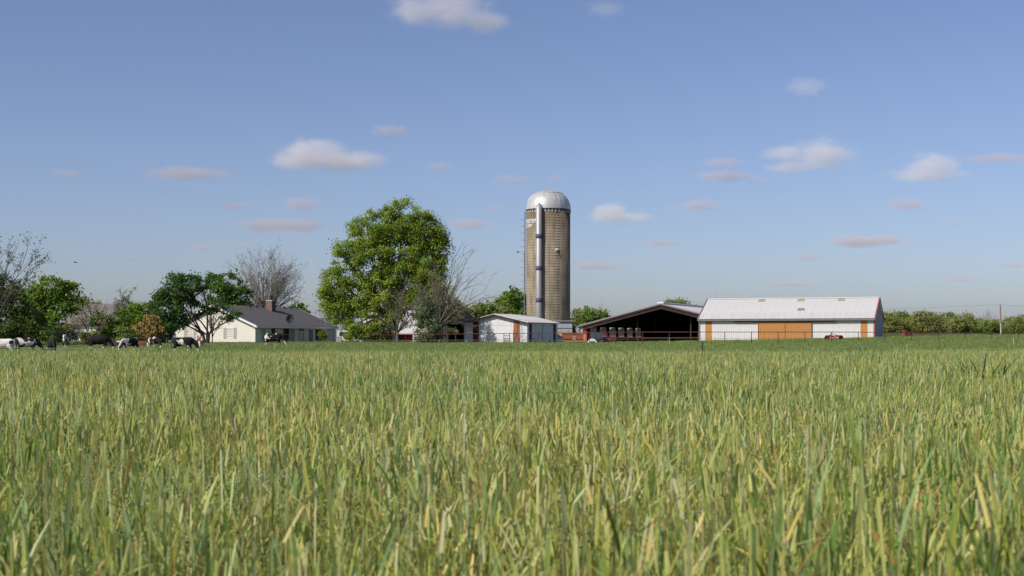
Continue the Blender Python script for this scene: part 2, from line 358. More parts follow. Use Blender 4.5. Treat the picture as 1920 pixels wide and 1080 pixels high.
def scatter(name, label, cat, protos, pts):
    coll = bpy.data.collections.new(name + '_kinds')
    for i, me in enumerate(protos): coll.objects.link(bpy.data.objects.new('%s_kind_%02d' % (name, i), me))
    me = bpy.data.meshes.new(name); me.from_pydata([p[0] for p in pts], [], [])
    a = me.attributes.new('pidx', 'INT', 'POINT'); a.data.foreach_set('value', [p[1] for p in pts])
    a = me.attributes.new('prot', 'FLOAT_VECTOR', 'POINT'); a.data.foreach_set('vector', np.array([p[2] for p in pts], dtype=np.float32).ravel())
    a = me.attributes.new('pscl', 'FLOAT_VECTOR', 'POINT'); a.data.foreach_set('vector', np.array([p[3] for p in pts], dtype=np.float32).ravel())
    o = put(name, me); tag(o, label, cat, kind='stuff')
    ng = bpy.data.node_groups.new(name, 'GeometryNodeTree')
    ng.interface.new_socket('Geometry', in_out='INPUT', socket_type='NodeSocketGeometry')
    ng.interface.new_socket('Geometry', in_out='OUTPUT', socket_type='NodeSocketGeometry')
    n = ng.nodes; l = ng.links
    gi = n.new('NodeGroupInput'); go = n.new('NodeGroupOutput'); ci = n.new('GeometryNodeCollectionInfo'); ip = n.new('GeometryNodeInstanceOnPoints')
    ci.inputs['Collection'].default_value = coll; ci.inputs['Separate Children'].default_value = True; ci.inputs['Reset Children'].default_value = True
    ip.inputs['Pick Instance'].default_value = True
    def at(nm, ty):
        q = n.new('GeometryNodeInputNamedAttribute'); q.data_type = ty; q.inputs[0].default_value = nm; return q.outputs[0]
    l.new(gi.outputs[0], ip.inputs['Points']); l.new(ci.outputs[0], ip.inputs['Instance'])
    l.new(at('pidx', 'INT'), ip.inputs['Instance Index']); l.new(at('prot', 'FLOAT_VECTOR'), ip.inputs['Rotation']); l.new(at('pscl', 'FLOAT_VECTOR'), ip.inputs['Scale'])
    l.new(ip.outputs[0], go.inputs[0])
    md = o.modifiers.new('scatter', 'NODES'); md.node_group = ng
    return o
CROP_END = 68.0
def crop_edge(x): return CROP_END + 2.0 * math.sin(x * .09 + 1) + 1.2 * math.sin(x * .31)
def make_crop():
    S = 0.6
    protos = [crop_patch('crop_kind', S, 'normal') for _ in range(10)] + [crop_patch('crop_kind', S, 'straw') for _ in range(5)] + [crop_patch('crop_kind', S, 'lush') for _ in range(5)]
    pts = []; y = -1.5
    while y < CROP_END + 4:
        hw = 0.40 * max(y, 0) + 5.0; x = -hw
        while x < hw:
            px, py = x + random.uniform(-.22, .22), y + random.uniform(-.22, .22)
            if py < crop_edge(px):
                v = lownoise(px, py, 1.3, 1.7) + random.gauss(0, .28); u = lownoise(px, py, .75, 4.2) + random.gauss(0, .2)
                idx = random.randrange(10)
                if v > .3: idx = 10 + random.randrange(5)
                elif u > .5 or (px < -0.27 * py and py < 9 and random.random() < .4) or (px > 0.3 * py and py < 16 and random.random() < .3): idx = 15 + random.randrange(5)
                hgt = (1.0 + .1 * lownoise(px, py, .9, 9.1) + random.gauss(0, .06)) * (1.05 if idx > 14 else .86 if idx > 9 else 1)
                if random.random() < .05: hgt *= 1.1
                s = random.uniform(.92, 1.12)
                pts.append(((px, py, g(px, py) - .01), idx, (random.gauss(0, .035), random.gauss(0, .035), random.uniform(0, 6.283)), (s, s, min(hgt, 1.13))))
            x += .48
        y += .48
    scatter('cereal_crop', 'pale green grazed cereal crop filling the whole near field', 'crop', protos, pts)
make_crop()
def make_pasture():
    protos = [pasture_patch('pasture_kind', 1.3) for _ in range(6)]; pts = []; y = CROP_END - 3
    while y < 186:
        hw = 0.385 * y + 5; x = -hw; st = 1.15 if y < 100 else 1.0 + (y - 96) * .004
        while x < hw:
            px, py = x + random.uniform(-.5, .5), y + random.uniform(-.5, .5)
            if py > crop_edge(px) - 1.0:
                h = 1.0 + .3 * lownoise(px, py, .25, 3.3) + random.gauss(0, .1)
                pts.append(((px, py, g(px, py) - .02), random.randrange(6), (0, 0, random.uniform(0, 6.283)), (1.1, 1.1, max(.45, h))))
            x += st
        y += st
    scatter('pasture_grass', 'darker green pasture grass strip between the crop and the farm buildings', 'grass', protos, pts)
make_pasture()

# ------------------------------------------------------------------ corrugated sheet panels
def rib_panel(wd, ht, th=0.03, ribs=3):
    """one ribbed metal sheet standing in the xz plane, outer face towards -y"""
    pr = []; s = wd / ribs
    for i in range(ribs):
        x = i * s; pr += [(x, 0), (x + s * .62, 0), (x + s * .70, -th), (x + s * .92, -th)]
    pr.append((wd - .004, 0)); b = MB(); n = len(pr)
    b.add([(x, y, 0) for x, y in pr] + [(x, y, ht) for x, y in pr], [(i, i + 1, n + i + 1, n + i) for i in range(n - 1)])
    b.add([(0, .02, 0), (wd - .004, .02, 0), (wd - .004, .02, ht), (0, .02, ht)], [(3, 2, 1, 0)])
    return b

# ------------------------------------------------------------------ white metal barn
def px_on_line(px, O, d):
    """distance along a ground line O + t d where photo column px crosses it"""
    k = (px - 960) / F; return (k * O[1] - O[0]) / (d[0] - k * d[1])
def white_barn():
    th = 0.35; Y0 = 186.0; X0 = XP(1640, Y0); L = 23.6; Wd = 12.0
    fx = Vector((math.cos(th), -math.sin(th), 0)); A = Vector((X0, Y0, 0)) - fx * L      # A: left front corner, local x to the right, y into the depth
    gz = 0.95; t = thing('metal_barn', 'long white metal barn with orange sliding doors and white roof', 'barn', (A.x, A.y, gz), -th)
    eave = zof(594.6, Y0) - gz; apex = zof(558.0, 191.6) - gz
    n = 26; pw = L / n; d = fx; O = (A.x, A.y)
    s = lambda px: px_on_line(px, O, (d.x, d.y))
    d0, d1 = s(1417), s(1527); wall = rib_panel(pw, eave - .12, .014); wm = wall.mesh('wall_panel', 'white_metal'); om = wall.mesh('wall_panel', 'orange_metal')
    for i in range(n):
        xm = (i + .5) * pw
        if d0 - .1 < xm < d1 + .1: continue
        put('wall_panel', om if i in (1, n - 2) else wm, t, (i * pw, 0, 0))
    k0 = round(d0 / pw) * pw; k1 = round(d1 / pw) * pw
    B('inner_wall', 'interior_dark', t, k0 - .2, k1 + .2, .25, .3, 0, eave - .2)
    dn = 10; dp = (k1 - k0) / dn; dm = rib_panel(dp, eave - .62, .025, 4).mesh('door_panel', 'orange_metal')
    for h in (0, 1):
        dr = thing('sliding_door', None, None); dr.parent = t; dr.location = (k0 + h * (k1 - k0) / 2, -.13, .02); del_empty(dr)
        for j in range(dn // 2): put('door_panel', dm, dr, (j * dp, 0, 0))
        for xx in (0.0, (k1 - k0) / 2 - .1): B('door_edge', 'red_trim' if (h == 1) == (xx > 1) else 'orange_metal', dr, xx, xx + .07, -.06, -.035, 0, eave - .62)
    B('door_track', 'fence_red', t, s(1377), s(1567), -.3, -.08, eave - .62, eave - .4)
    sl = math.hypot(Wd / 2, apex - eave); rp = rib_panel(pw, sl + .45, .014).mesh('roof_panel', 'white_roof'); sk = rib_panel(pw * 1.02, .85, .035).mesh('skylight', 'skylight')
    ang = math.atan2(apex - eave, Wd / 2); rot = (-(math.pi / 2 - ang), 0, 0)
    sky_i = [int(s(p) / pw) for p in (1409, 1488, 1566)]
    dy, dz = math.cos(ang), math.sin(ang)
    for i in range(n):
        put('roof_panel', rp, t, (i * pw, -.45 * dy, eave - .45 * dz + .05), rot)
        put('roof_panel', rp, t, ((i + 1) * pw, Wd + .45 * dy, eave - .45 * dz + .05), (-(math.pi / 2 - ang), 0, math.pi))
        if i in sky_i:
            q = sl - 1.15; put('skylight', sk, t, (i * pw, q * dy - .02 * dz, eave + .05 + q * dz + .03 * dy), rot)
    MB().box(-.1, L + .1, -.47, -.42, eave - .42, eave - .2).build('gutter', 'grey_trim', t)
    MB().box(-.05, L + .05, -.42, -.06, eave - .26, eave - .2).build('soffit', 'grey_trim', t)
    MB().prism([(-.1, Wd / 2 - .28, apex - .02), (-.1, Wd / 2, apex + .12), (-.1, Wd / 2 + .28, apex - .02)], (L + .2, 0, 0)).build('ridge_cap', 'white_roof', t)
    # end walls of ribbed sheet, each sheet cut to the gable
    for side, x in ((1, L), (0, 0.0)):
        m = 13; q = Wd / m
        for j in range(m):
            y0, y1 = j * q, (j + 1) * q - .004; h = lambda y: eave + (apex - eave) * (1 - abs(y - Wd / 2) / (Wd / 2)) - .06
            b = MB(); pr = [y0]
            if y0 < Wd / 2 < y1: pr.append(Wd / 2)
            pr.append(y1)
            poly = [(x, y0, 0), (x, y1, 0)] + [(x, y, h(y)) for y in reversed(pr)]
            b.prism(poly, (-.03 if side else .03, 0, 0)); b.box(x + (.0 if side else -.03), x + (.03 if side else .0), y0, y0 + .1, 0, h(y0) - .05)
            b.build('end_panel', 'blue_grey_metal', t)
        o = 1 if side else -1
        for sg in (0, 1):
            ya, yb = (-.45 * dy, Wd / 2) if sg == 0 else (Wd + .45 * dy, Wd / 2)
            xa = x + o * .06
            MB().slab((xa, ya, eave - .45 * dz - .12), (xa, yb, apex - .12), (xa, yb, apex + .14), (xa, ya, eave - .45 * dz + .14), (o * .09, 0, 0)).build('rake_trim', 'red_trim' if side else 'grey_trim', t)
        B('corner_trim', 'red_trim' if side else 'grey_trim', t, x - (.16 if side else .02), x + (.02 if side else .16), -.07, -.035, 0, eave - .3)
    # small vent lying on the roof
    sv = s(1497); q = sl * .33; MB().prism([(sv - .5, q * dy, eave + q * dz + .05), (sv + .5, q * dy, eave + q * dz + .05), (sv + .4, q * dy + .3, eave + q * dz + .42), (sv - .35, q * dy + .3, eave + q * dz + .42)], (0, .25, .0)).build('roof_vent', 'grey_trim', t)
def del_empty(o):
    for k in ('label', 'category'):
        if k in o: del o[k]
white_barn()

# ------------------------------------------------------------------ open-fronted cattle barn
def cattle_barn():
    ph = R(22); Y0 = 214.0
    hw = 12.3; X = XP(1243, Y0); gz = 0.95                                # local x across the gable, y into the depth
    t = thing('cattle_barn', 'wide open fronted cattle barn with dark interior and pale roof', 'barn', (X, Y0, gz), -ph)
    apex = zof(570, Y0) - gz; e = zof(608.5, Y0 + 3) - gz; Ln = 58.0; ov = .9
    def roofz(x): return apex - (apex - e) * abs(x) / hw
    for sg in (-1, 1):
        xe = sg * (hw + ov); ze = apex - (apex - e) * (hw + ov) / hw
        nb = 29; bw = (Ln + 1.6) / nb                                    # roof sheets, one bay each
        pb = MB().slab((0, 0, apex), (xe, 0, ze), (xe, bw - .03, ze), (0, bw - .03, apex), (0, 0, .09)); me = pb.mesh('roof_panel', 'shed_roof')
        for i in range(nb): put('roof_panel', me, t, (0, -1.2 + i * bw, 0))
        MB().slab((0, -1.26, apex - .1), (xe, -1.26, ze - .1), (xe, -1.26, ze + .1), (0, -1.26, apex + .1), (0, -.07, 0)).build('fascia', 'fascia_grey', t)
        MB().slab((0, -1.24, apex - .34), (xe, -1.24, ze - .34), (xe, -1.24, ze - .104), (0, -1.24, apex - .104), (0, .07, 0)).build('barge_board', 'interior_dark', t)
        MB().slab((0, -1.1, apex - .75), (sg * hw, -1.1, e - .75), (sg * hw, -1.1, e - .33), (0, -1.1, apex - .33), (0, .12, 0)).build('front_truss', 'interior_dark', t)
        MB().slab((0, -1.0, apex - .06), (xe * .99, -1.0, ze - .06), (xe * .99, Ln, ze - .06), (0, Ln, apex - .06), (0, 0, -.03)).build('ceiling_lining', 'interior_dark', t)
    B('ridge_cap', 'white_paint', t, -.5, .5, -1.4, Ln, apex + .05, apex + .28)
    # left wall: a row of openings closed with pale curtains
    wz = e - .05; sill = 1.15; bays = 12; by = Ln / bays
    B('sill_wall', 'dark_red', t, -hw - .12, -hw + .12, 0, Ln, 0, sill)
    B('head_beam', 'dark_red', t, -hw - .12, -hw + .12, 0, Ln, wz - .2, wz)
    for i in range(bays):
        y0 = i * by
        B('wall_pier', 'red_paint' if i == 0 else 'dark_red', t, -hw - .05, -hw + .05, y0, y0 + by * .36, sill + .002, wz - .202)
        if i >= 6: B('wall_panel', 'dark_red', t, -hw - .04, -hw + .04, y0 + by * .36, y0 + by, sill + .002, wz - .202)
        else:
            MB().prism([(-hw + .06, y0 + by * .36, sill), (-hw + .06, y0 + by, sill), (-hw + .06, y0 + by, wz - .25), (-hw + .06, y0 + by * .6, wz - .4), (-hw + .06, y0 + by * .36, wz - .62)], (.02, 0, 0)).build('curtain', 'curtain', t)
    B('corner_post', 'red_paint', t, -hw - .25, -hw + .35, -.75, -.15, 0, e - .2)
    MB().prism([(-hw - .3, -1.0, e - .5), (-hw - ov, -1.0, e - .32), (-hw - .3, -1.0, e - 1.5)], (0, .08, 0)).build('brace', 'concrete', t)
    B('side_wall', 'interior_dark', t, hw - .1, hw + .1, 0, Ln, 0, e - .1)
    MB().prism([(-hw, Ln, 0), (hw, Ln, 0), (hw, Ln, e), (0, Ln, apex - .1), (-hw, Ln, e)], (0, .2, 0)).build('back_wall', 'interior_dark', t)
    B('floor_slab', 'dirt_floor', t, -hw, hw, -1, Ln, -.1, .03)
    for x in (-4.2, 4.2):
        for j in range(6): B('column', 'interior_dark', t, x - .1, x + .1, j * 10 + .5, j * 10 + .7, 0, roofz(x) - .12)
    B('feed_rail', 'old_wood', t, -hw + .3, hw - .4, .0, .12, .9, 1.02)
cattle_barn()

# ------------------------------------------------------------------ farmhouse
def opening(t, name, m, x, z0, z1, wd, axis, frame='white_paint'):
    """window or door on a wall. axis 'u': wall along x facing -y; 'v': wall along y facing -x"""
    def b(x0, x1, d0, d1, a, c): return MB().box(x0, x1, -d1, -d0, a, c) if axis == 'u' else MB().box(-d1, -d0, x0, x1, a, c)
    o = b(x - wd / 2, x + wd / 2, .004, .02, z0, z1).build(name, m, t)
    f = .07
    fr = MB()
    for q in ((x - wd / 2 - f, x - wd / 2, z0 - f, z1 + f), (x + wd / 2, x + wd / 2 + f, z0 - f, z1 + f), (x - wd / 2, x + wd / 2, z1, z1 + f), (x - wd / 2, x + wd / 2, z0 - f, z0)):
        k = b(q[0], q[1], .0, .05, q[2], q[3]); fr.add(k.v, k.f)
    fr.build('frame', frame, o)
    if name == 'window':
        b(x - wd / 2, x + wd / 2, .022, .04, (z0 + z1) / 2 - .03, (z0 + z1) / 2 + .03).build('sash_bar', frame, o)
    return o
def farmhouse():
    al = R(65); Y0 = 178.3; X0 = XP(479, Y0)
    u = Vector((math.cos(al), math.sin(al), 0)); gz = .78
    t = thing('farmhouse', 'low white farmhouse with dark shingle roof and brick chimney', 'house', (X0, Y0, gz), al)   # local x along the eave wall, y along the gable
    L, Wd = 18.2, 12.6; e = zof(609.5, 178) - gz; ap = zof(573, 181) - gz; ov = .55
    B('side_wall', 'house_white', t, 0, L, 0, .2, 0, e)
    B('back_wall', 'house_white', t, 0, L, Wd - .2, Wd, 0, e)
    for x, nm in ((0, 'gable_wall'), (L - .2, 'gable_wall')):
        MB().prism([(x, .2, 0), (x, Wd - .2, 0), (x, Wd - .2, e), (x, Wd / 2, ap - .12), (x, .2, e)], (.2, 0, 0)).build(nm, 'house_white', t)
    # lap siding on the sunlit gable, course by course
    z = .02; k = 0
    while z < ap - .5:
        zz = z + .24
        inset = 0 if zz < e else (zz - e) / (ap - e) * Wd / 2
        if Wd - 2 * inset > .8:
            MB().prism([(-.004, inset + .02, z), (-.03, inset + .02, z), (-.012, inset + .02, zz - .004), (-.004, inset + .02, zz - .004)], (0, Wd - 2 * inset - .04, 0)).build('siding_board', 'house_white', t)
        z = zz
    sl = (ap - e) / (Wd / 2)
    for sg in (0, 1):
        ye = -ov if sg == 0 else Wd + ov; ze = e - ov * sl
        ro = MB().slab((-ov, ye, ze + .02), (L + ov, ye, ze + .02), (L + ov, Wd / 2, ap), (-ov, Wd / 2, ap), (0, 0, .14)).build('roof', 'shingle', t)
        MB().box(-ov, L + ov, ye - .08 if sg == 0 else ye, ye if sg == 0 else ye + .08, ze - .12, ze + .13).build('gutter', 'white_paint', ro)
        B('soffit', 'white_paint', ro, -ov + .02, L + ov - .02, min(ye, .0 if sg == 0 else Wd) + .01, max(ye, .0 if sg == 0 else Wd) - .01, ze - .06, ze - .02)
        for x in (-ov - .04, L + ov):
            MB().slab((x, ye, ze - .1), (x, Wd / 2, ap - .12), (x, Wd / 2, ap + .15), (x, ye, ze + .17), (.04, 0, 0)).build('rake_board', 'white_paint', ro)
        if sg == 0:
            for px in (463, 476, 487, 528, 541, 552):
                tt = px_on_line(px, (X0 - math.sin(al) * Wd / 2 * 1.0, Y0 + math.cos(al) * Wd / 2), (u.x, u.y))
                B('roof_vent', 'black_metal', ro, tt - .14, tt + .14, Wd / 2 - .55, Wd / 2 - .25, ap - .1, ap + .22)
    # chimney
    pc = P(508, 575, 190.0); loc = Matrix.Rotation(-al, 3, 'Z') @ (pc - Vector((X0, Y0, pc.z))); zc = zof(563, 190) - gz
    ch = B('chimney', 'brick', t, loc.x - .45, loc.x + .45, loc.y - .45, loc.y + .45, ap - 2.2, zc - .14)
    B('chimney_shade', 'black_metal', ch, loc.x - .43, loc.x + .43, loc.y - .48, loc.y - .453, ap - 2.2, zc - .16)  # thin black sheet: shade of the chimney's right-hand face put into colour
    B('chimney_cap', 'concrete', ch, loc.x - .53, loc.x + .53, loc.y - .55, loc.y + .53, zc - .138, zc)
    MB().lathe([(.16, zc), (.16, zc + .35), (.26, zc + .36), (.26, zc + .5), (.02, zc + .62)], 10, c=(loc.x + .1, loc.y)).build('flue', 'black_metal', ch)
    # openings
    su = lambda px: px_on_line(px, (X0, Y0), (u.x, u.y)); sv = lambda px: px_on_line(px, (X0, Y0), (-u.y, u.x))
    for px in (431.5, 357):
        x = sv(px); wnd = opening(t, 'window', 'blind', x, .95, 2.25, .95, 'v')
        for sg in (-1, 1):
            s0 = x + sg * .58 if sg > 0 else x - .58 - .42
            MB().box(-.06, -.032, s0, s0 + .42, .9, 2.32).build('shutter', 'shutter', wnd)
    for px, m, z0, z1, wd, nm in ((493.5, 'blind', .7, 2.15, .95, 'window'), (512, 'glass', .8, 2.2, .8, 'window'), (536.5, 'glass', .7, 2.2, 1.3, 'window'), (547.5, 'door_pink', .1, 2.2, 1.1, 'door'),
                                  (565, 'glass', .85, 2.2, 1.0, 'window'), (582.5, 'door_blue', .1, 2.15, 1.1, 'door'), (594.5, 'glass', .7, 2.2, .9, 'window'), (600.5, 'glass', .7, 2.2, .8, 'window')):
        opening(t, nm, m, su(px), z0, z1, wd, 'u', 'white_paint' if m != 'glass' else 'shutter')
    # satellite dish standing on the eave
    x = su(537); zz = e + .28; dm = B('dish_mast', 'black_metal', t, x - .03, x + .03, -.5, -.44, zz - .4, zz + .35)
    pr = [(.02, 0)] + [(r, .16 * (r / .42) ** 2) for r in (.15, .28, .42)]
    di = MB().lathe(pr, 18).build('dish', 'dish_grey', t, True, (x + .05, -.5, zz + .5)); di.rotation_euler = (R(50), R(-62), 0); di.scale = (1.35, 1.35, 1)
    MB().tube([(x, -.5, zz + .3), (x - .55, -.62, zz + .35), (x - .78, -.66, zz + .62)], .025).build('dish_arm', 'dish_grey', t)
    return t
farmhouse()

# ------------------------------------------------------------------ silo
def silo():
    Y0 = 194.0; s = Y0 / F; X = XP(1028, Y0); gz = .9; r = 3.03
    t = thing('silo', 'tall weathered concrete stave silo with silver dome roof', 'silo', (X, Y0, gz))
    rim = zof(393, Y0) - gz; top = zof(356, Y0) - gz
    MB().lathe([(r, -.3), (r, rim), (r - .2, rim)], 66).build('stave_wall', 'silo_stave', t, True)
    hm = MB().lathe([(r - .02, -.018), (r + .022, -.018), (r + .022, .018), (r - .02, .018)], 48).mesh('hoop', 'hoop')
    n = 50
    for i in range(n): put('hoop', hm, t, (0, 0, .3 + i * (rim - .5) / (n - 1)))
    h = top - rim; k = 60; prof = [(r + .06, rim - .05), (r + .06, rim + .12)]
    for i in range(1, 11):
        a = i / 10 * R(88); prof.append(((r + .04) * math.cos(a) ** .9, rim + .12 + (h - .12) * math.sin(a)))
    dm = MB().lathe(prof, k).build('dome', 'dome', t, True)
    for i in range(24):                                              # seams between the dome sheets
        a = 2 * math.pi * i / 24
        MB().tube([((p[0] + .006) * math.cos(a), (p[0] + .006) * math.sin(a), p[1] + .005) for p in prof[1:-1]], .014, 4).build('seam', 'dome', dm)
    zr = rim + .12 + (h - .12) * math.sin(R(53)); rr = (r + .04) * math.cos(R(53)) ** .9
    MB().lathe([(rr - .03, zr - .06), (rr + .06, zr - .06), (rr + .06, zr + .03), (rr - .1, zr + .06)], k).build('dome_ring', 'galvanised', dm)
    MB().lathe([(.9, top - .28), (.85, top - .08), (.3, top + .06), (.01, top + .08)], 20).build('dome_cap', 'galvanised', dm, True)
    MB().lathe([(r + .01, rim - .22), (r + .09, rim - .2), (r + .09, rim - .06), (r + .01, rim - .04)], 60).build('rim_ring', 'black_metal', t)
    for i in range(40):
        a = 2 * math.pi * i / 40
        b = MB().box(r - .01, r + .07, -.1, .1, rim - .55, rim - .22).build('rim_bracket', 'concrete', t); b.rotation_euler = (0, 0, a)
    # unloading chute
    a = R(-90 - 23.5); cx, cyy = (r + .32) * math.cos(a), (r + .32) * math.sin(a); ct = rim + .05; cb = zof(598, Y0) - gz
    ch = MB().lathe([(.43, cb - 1.6), (.43, ct), (.40, ct + .03), (.02, ct + .75)], 20, c=(cx, cyy)).build('chute', 'chute', t, True)
    for py in (446, 505, 564):
        z = zof(py, Y0) - gz; MB().lathe([(.43, z - .31), (.452, z - .3), (.452, z + .3), (.43, z + .31)], 20, c=(cx, cyy)).build('chute_band', 'blue_band', ch, True)
    # ladder with cage on the left flank
    a = R(-90 - 84); ld = thing('ladder', None, None); del_empty(ld); ld.parent = t; ld.rotation_euler = (0, 0, a)
    for yy in (-.2, .2): B('rail', 'black_metal', ld, r + .18, r + .23, yy - .025, yy + .025, .2, rim - .3)
    rm = MB().box(r + .19, r + .215, -.2, .2, -.012, .012).mesh('rung', 'black_metal')
    for i in range(58): put('rung', rm, ld, (0, 0, .5 + i * .31))
    cm = MB().tube([(r + .2 + .02, -.24, 0), (r + .55, -.33, 0), (r + .85, 0, 0), (r + .55, .33, 0), (r + .22, .24, 0)], .018, 4).mesh('cage_hoop', 'galvanised')
    for i in range(16): put('cage_hoop', cm, ld, (0, 0, 3.0 + i * .95))
    B('cable_pipe', 'galvanised', t, -r - .33, -r - .24, -.1, 0.0, 0, zof(470, Y0) - gz)
    # lettering painted on raised plates, curved with the wall
    ST = {'F': [(0, 0, .26, 1), (.26, .78, 1, 1), (.26, .4, .85, .6)], 'O': [(0, 0, .26, 1), (.74, 0, 1, 1), (.26, 0, .74, .2), (.26, .8, .74, 1)],
          'S': [(0, .8, 1, 1), (0, .4, .26, .8), (.26, .4, 1, .6), (.74, .2, 1, .4), (0, 0, 1, .2)], 'T': [(0, .8, 1, 1), (.37, 0, .63, .8)],
          'E': [(0, 0, .26, 1), (.26, .8, 1, 1), (.26, .4, .85, .6), (.26, 0, 1, .2)], 'R': [(0, 0, .26, 1), (.26, .8, 1, 1), (.74, .6, 1, .8), (.26, .4, 1, .6), (.62, 0, .92, .4)],
          'D': [(0, 0, .26, 1), (.74, .12, 1, .88), (.26, 0, .8, .2), (.26, .8, .8, 1)], 'A': [(0, 0, .26, 1), (.74, 0, 1, 1), (.26, .8, .74, 1), (.26, .38, .74, .56)],
          'I': [(.36, 0, .64, 1)], 'Y': [(0, .5, .26, 1), (.74, .5, 1, 1), (.26, .42, .74, .62), (.37, 0, .63, .42)]}
    def word(tx, a_end, zt, hgt):
        st = 8.2
        for i, c in enumerate(tx):
            a0 = a_end - (len(tx) - i) * st + .5; b = MB()
            for x0, y0, x1, y1 in ST[c]:
                q = [R(-90 + a0 + x * (st - 1.4)) for x in (x0, (x0 + x1) / 2, x1)]; za, zb = zt - hgt * (1 - y0), zt - hgt * (1 - y1)
                for j in (0, 1):
                    b.quad(*[((r + .05) * math.cos(g_), (r + .05) * math.sin(g_), z_) for g_, z_ in ((q[j], za), (q[j + 1], za), (q[j + 1], zb), (q[j], zb))])
            b.build('letter', 'white_paint', t)
    word('FOSTER', -31, zof(413, Y0) - gz, .52); word('DAIRY', -47, zof(421.5, Y0) - gz, .5)
    # small bracket and the broken pipe below it
    a = R(-90 + 21.5); zb = zof(471, Y0) - gz
    b = MB().box(r, r + .22, -.2, .12, zb - .08, zb + .22).build('pipe_bracket', 'white_paint', t); b.rotation_euler = (0, 0, a)
    MB().tube([((r + .1) * math.cos(a + q * .016), (r + .1) * math.sin(a + q * .016), zb - .1 - q * .075) for q in range(14)], .05, 5).build('broken_pipe', 'black_metal', t)
    return t
silo()
def feed_room():
    Y0 = 189.0; X0, X1 = XP(1041, Y0), XP(1073, Y0); gz = .8; h = zof(602.5, Y0) - gz
    t = thing('feed_room', 'small pale block feed room at the foot of the silo', 'shed', (X0, Y0, gz)); wd = X1 - X0
    B('front_wall', 'concrete_blue', t, 0, wd, 0, .2, 0, h); B('side_wall', 'concrete_blue', t, 0, .2, .2, 3.4, 0, h)
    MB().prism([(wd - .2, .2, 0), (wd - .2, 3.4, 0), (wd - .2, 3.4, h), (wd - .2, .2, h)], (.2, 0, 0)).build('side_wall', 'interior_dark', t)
    B('roof_ledge', 'concrete', t, -.15, wd + .2, -.25, 3.5, h, h + .09)
    B('wall_rail', 'grey_trim', t, 0, wd, -.05, -.005, h - .95, h - .87)
    B('tan_board', 'tan_panel', t, .12, wd * .78, -.045, -.005, h - 2.05, h - 1.2)
    B('low_wall', 'white_paint', t, -.3, .85, -1.7, -1.5, -.2, h - 2.35)
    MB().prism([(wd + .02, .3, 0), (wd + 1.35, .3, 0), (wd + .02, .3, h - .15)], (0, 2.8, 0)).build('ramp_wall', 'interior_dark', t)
feed_room()

# ------------------------------------------------------------------ small white shed beside the silo
def white_shed():
    ph = R(27); Y0 = 178.0; O = Vector((XP(988.5, Y0), Y0, 0)); gz = .72
    t = thing('white_shed', 'small white gabled shed with brown doors in front of the silo', 'shed', O + Vector((0, 0, gz)), -ph)   # local: -x along gable to the left, y into the depth
    c, s_ = math.cos(ph), math.sin(ph); Wd = 9.1; Ln = 9.0; e = zof(604.3, Y0) - gz; ap = zof(589.5, Y0 + 2) - gz; ov = .35
    sl = (ap - e) / (Wd / 2)
    # gable front: white boards
    nb = 15; q = Wd / nb; hz = lambda x: e + sl * (Wd / 2 - abs(x + Wd / 2)) - .05
    gable_d = (-c, s_)
    sg = lambda px: -px_on_line(px, (O.x, O.y), gable_d)
    for i in range(nb):
        x0, x1 = -Wd + i * q, -Wd + (i + 1) * q - .006
        pr = [x0] + ([-Wd / 2] if x0 < -Wd / 2 < x1 else []) + [x1]
        MB().prism([(x0, 0, 0), (x1, 0, 0)] + [(x, 0, hz(x)) for x in reversed(pr)], (0, .14, 0)).build('wall_board', 'shed_white', t)
    MB().box(sg(963), sg(974), -.05, -.004, 0, hz((sg(963) + sg(974)) / 2) - .12).build('sliding_door', 'orange_brown', t)
    dx0, dx1 = sg(887), sg(898); MB().box(dx0, dx1, -.05, -.004, 0, hz(dx0) - .1).build('plank_door', 'dark_red', t)
    B('batten', 'shed_white', t, -Wd + .1, -.1, -.03, -.003, e - .32, e - .26)
    B('side_wall', 'shed_white', t, -.14, 0, .14, Ln, 0, e)
    B('side_wall', 'shed_white', t, -Wd, -Wd + .14, .14, Ln, 0, e)
    MB().prism([(-Wd, Ln, 0), (0, Ln, 0), (0, Ln, e), (-Wd / 2, Ln, ap - .05), (-Wd, Ln, e)], (0, -.14, 0)).build('back_wall', 'shed_white', t)
    ss = lambda px: px_on_line(px, (O.x, O.y), (s_, c))
    for px in (994.5, 1039.5):
        v = ss(px); B('door_trim', 'dark_red', t, .004, .05, v - .35, v + .35, 0, e - .15)
    v = ss(1017); B('wall_seam', 'grey_trim', t, .002, .03, v - .05, v + .05, .1, e - .1)
    for px in (1004, 1030): v = ss(px); B('vent_flap', 'black_metal', t, .004, .06, v - .18, v + .18, .35, .8)
    for sgn in (0, 1):
        xe = ov if sgn == 0 else -Wd - ov; ze = e - ov * sl; n = 10; bw = (Ln + .9) / n
        me = MB().slab((xe, 0, ze), (xe, bw - .01, ze), (-Wd / 2, bw - .01, ap), (-Wd / 2, 0, ap), (0, 0, .07)).mesh('roof_sheet', 'shed_roof')
        for i in range(n): put('roof_sheet', me, t, (0, -.5 + i * bw, .02))
        MB().slab((xe, -.52, ze - .1), (-Wd / 2, -.52, ap - .1), (-Wd / 2, -.52, ap + .03), (xe, -.52, ze + .03), (0, -.04, 0)).build('rake_board', 'old_wood', t)
white_shed()

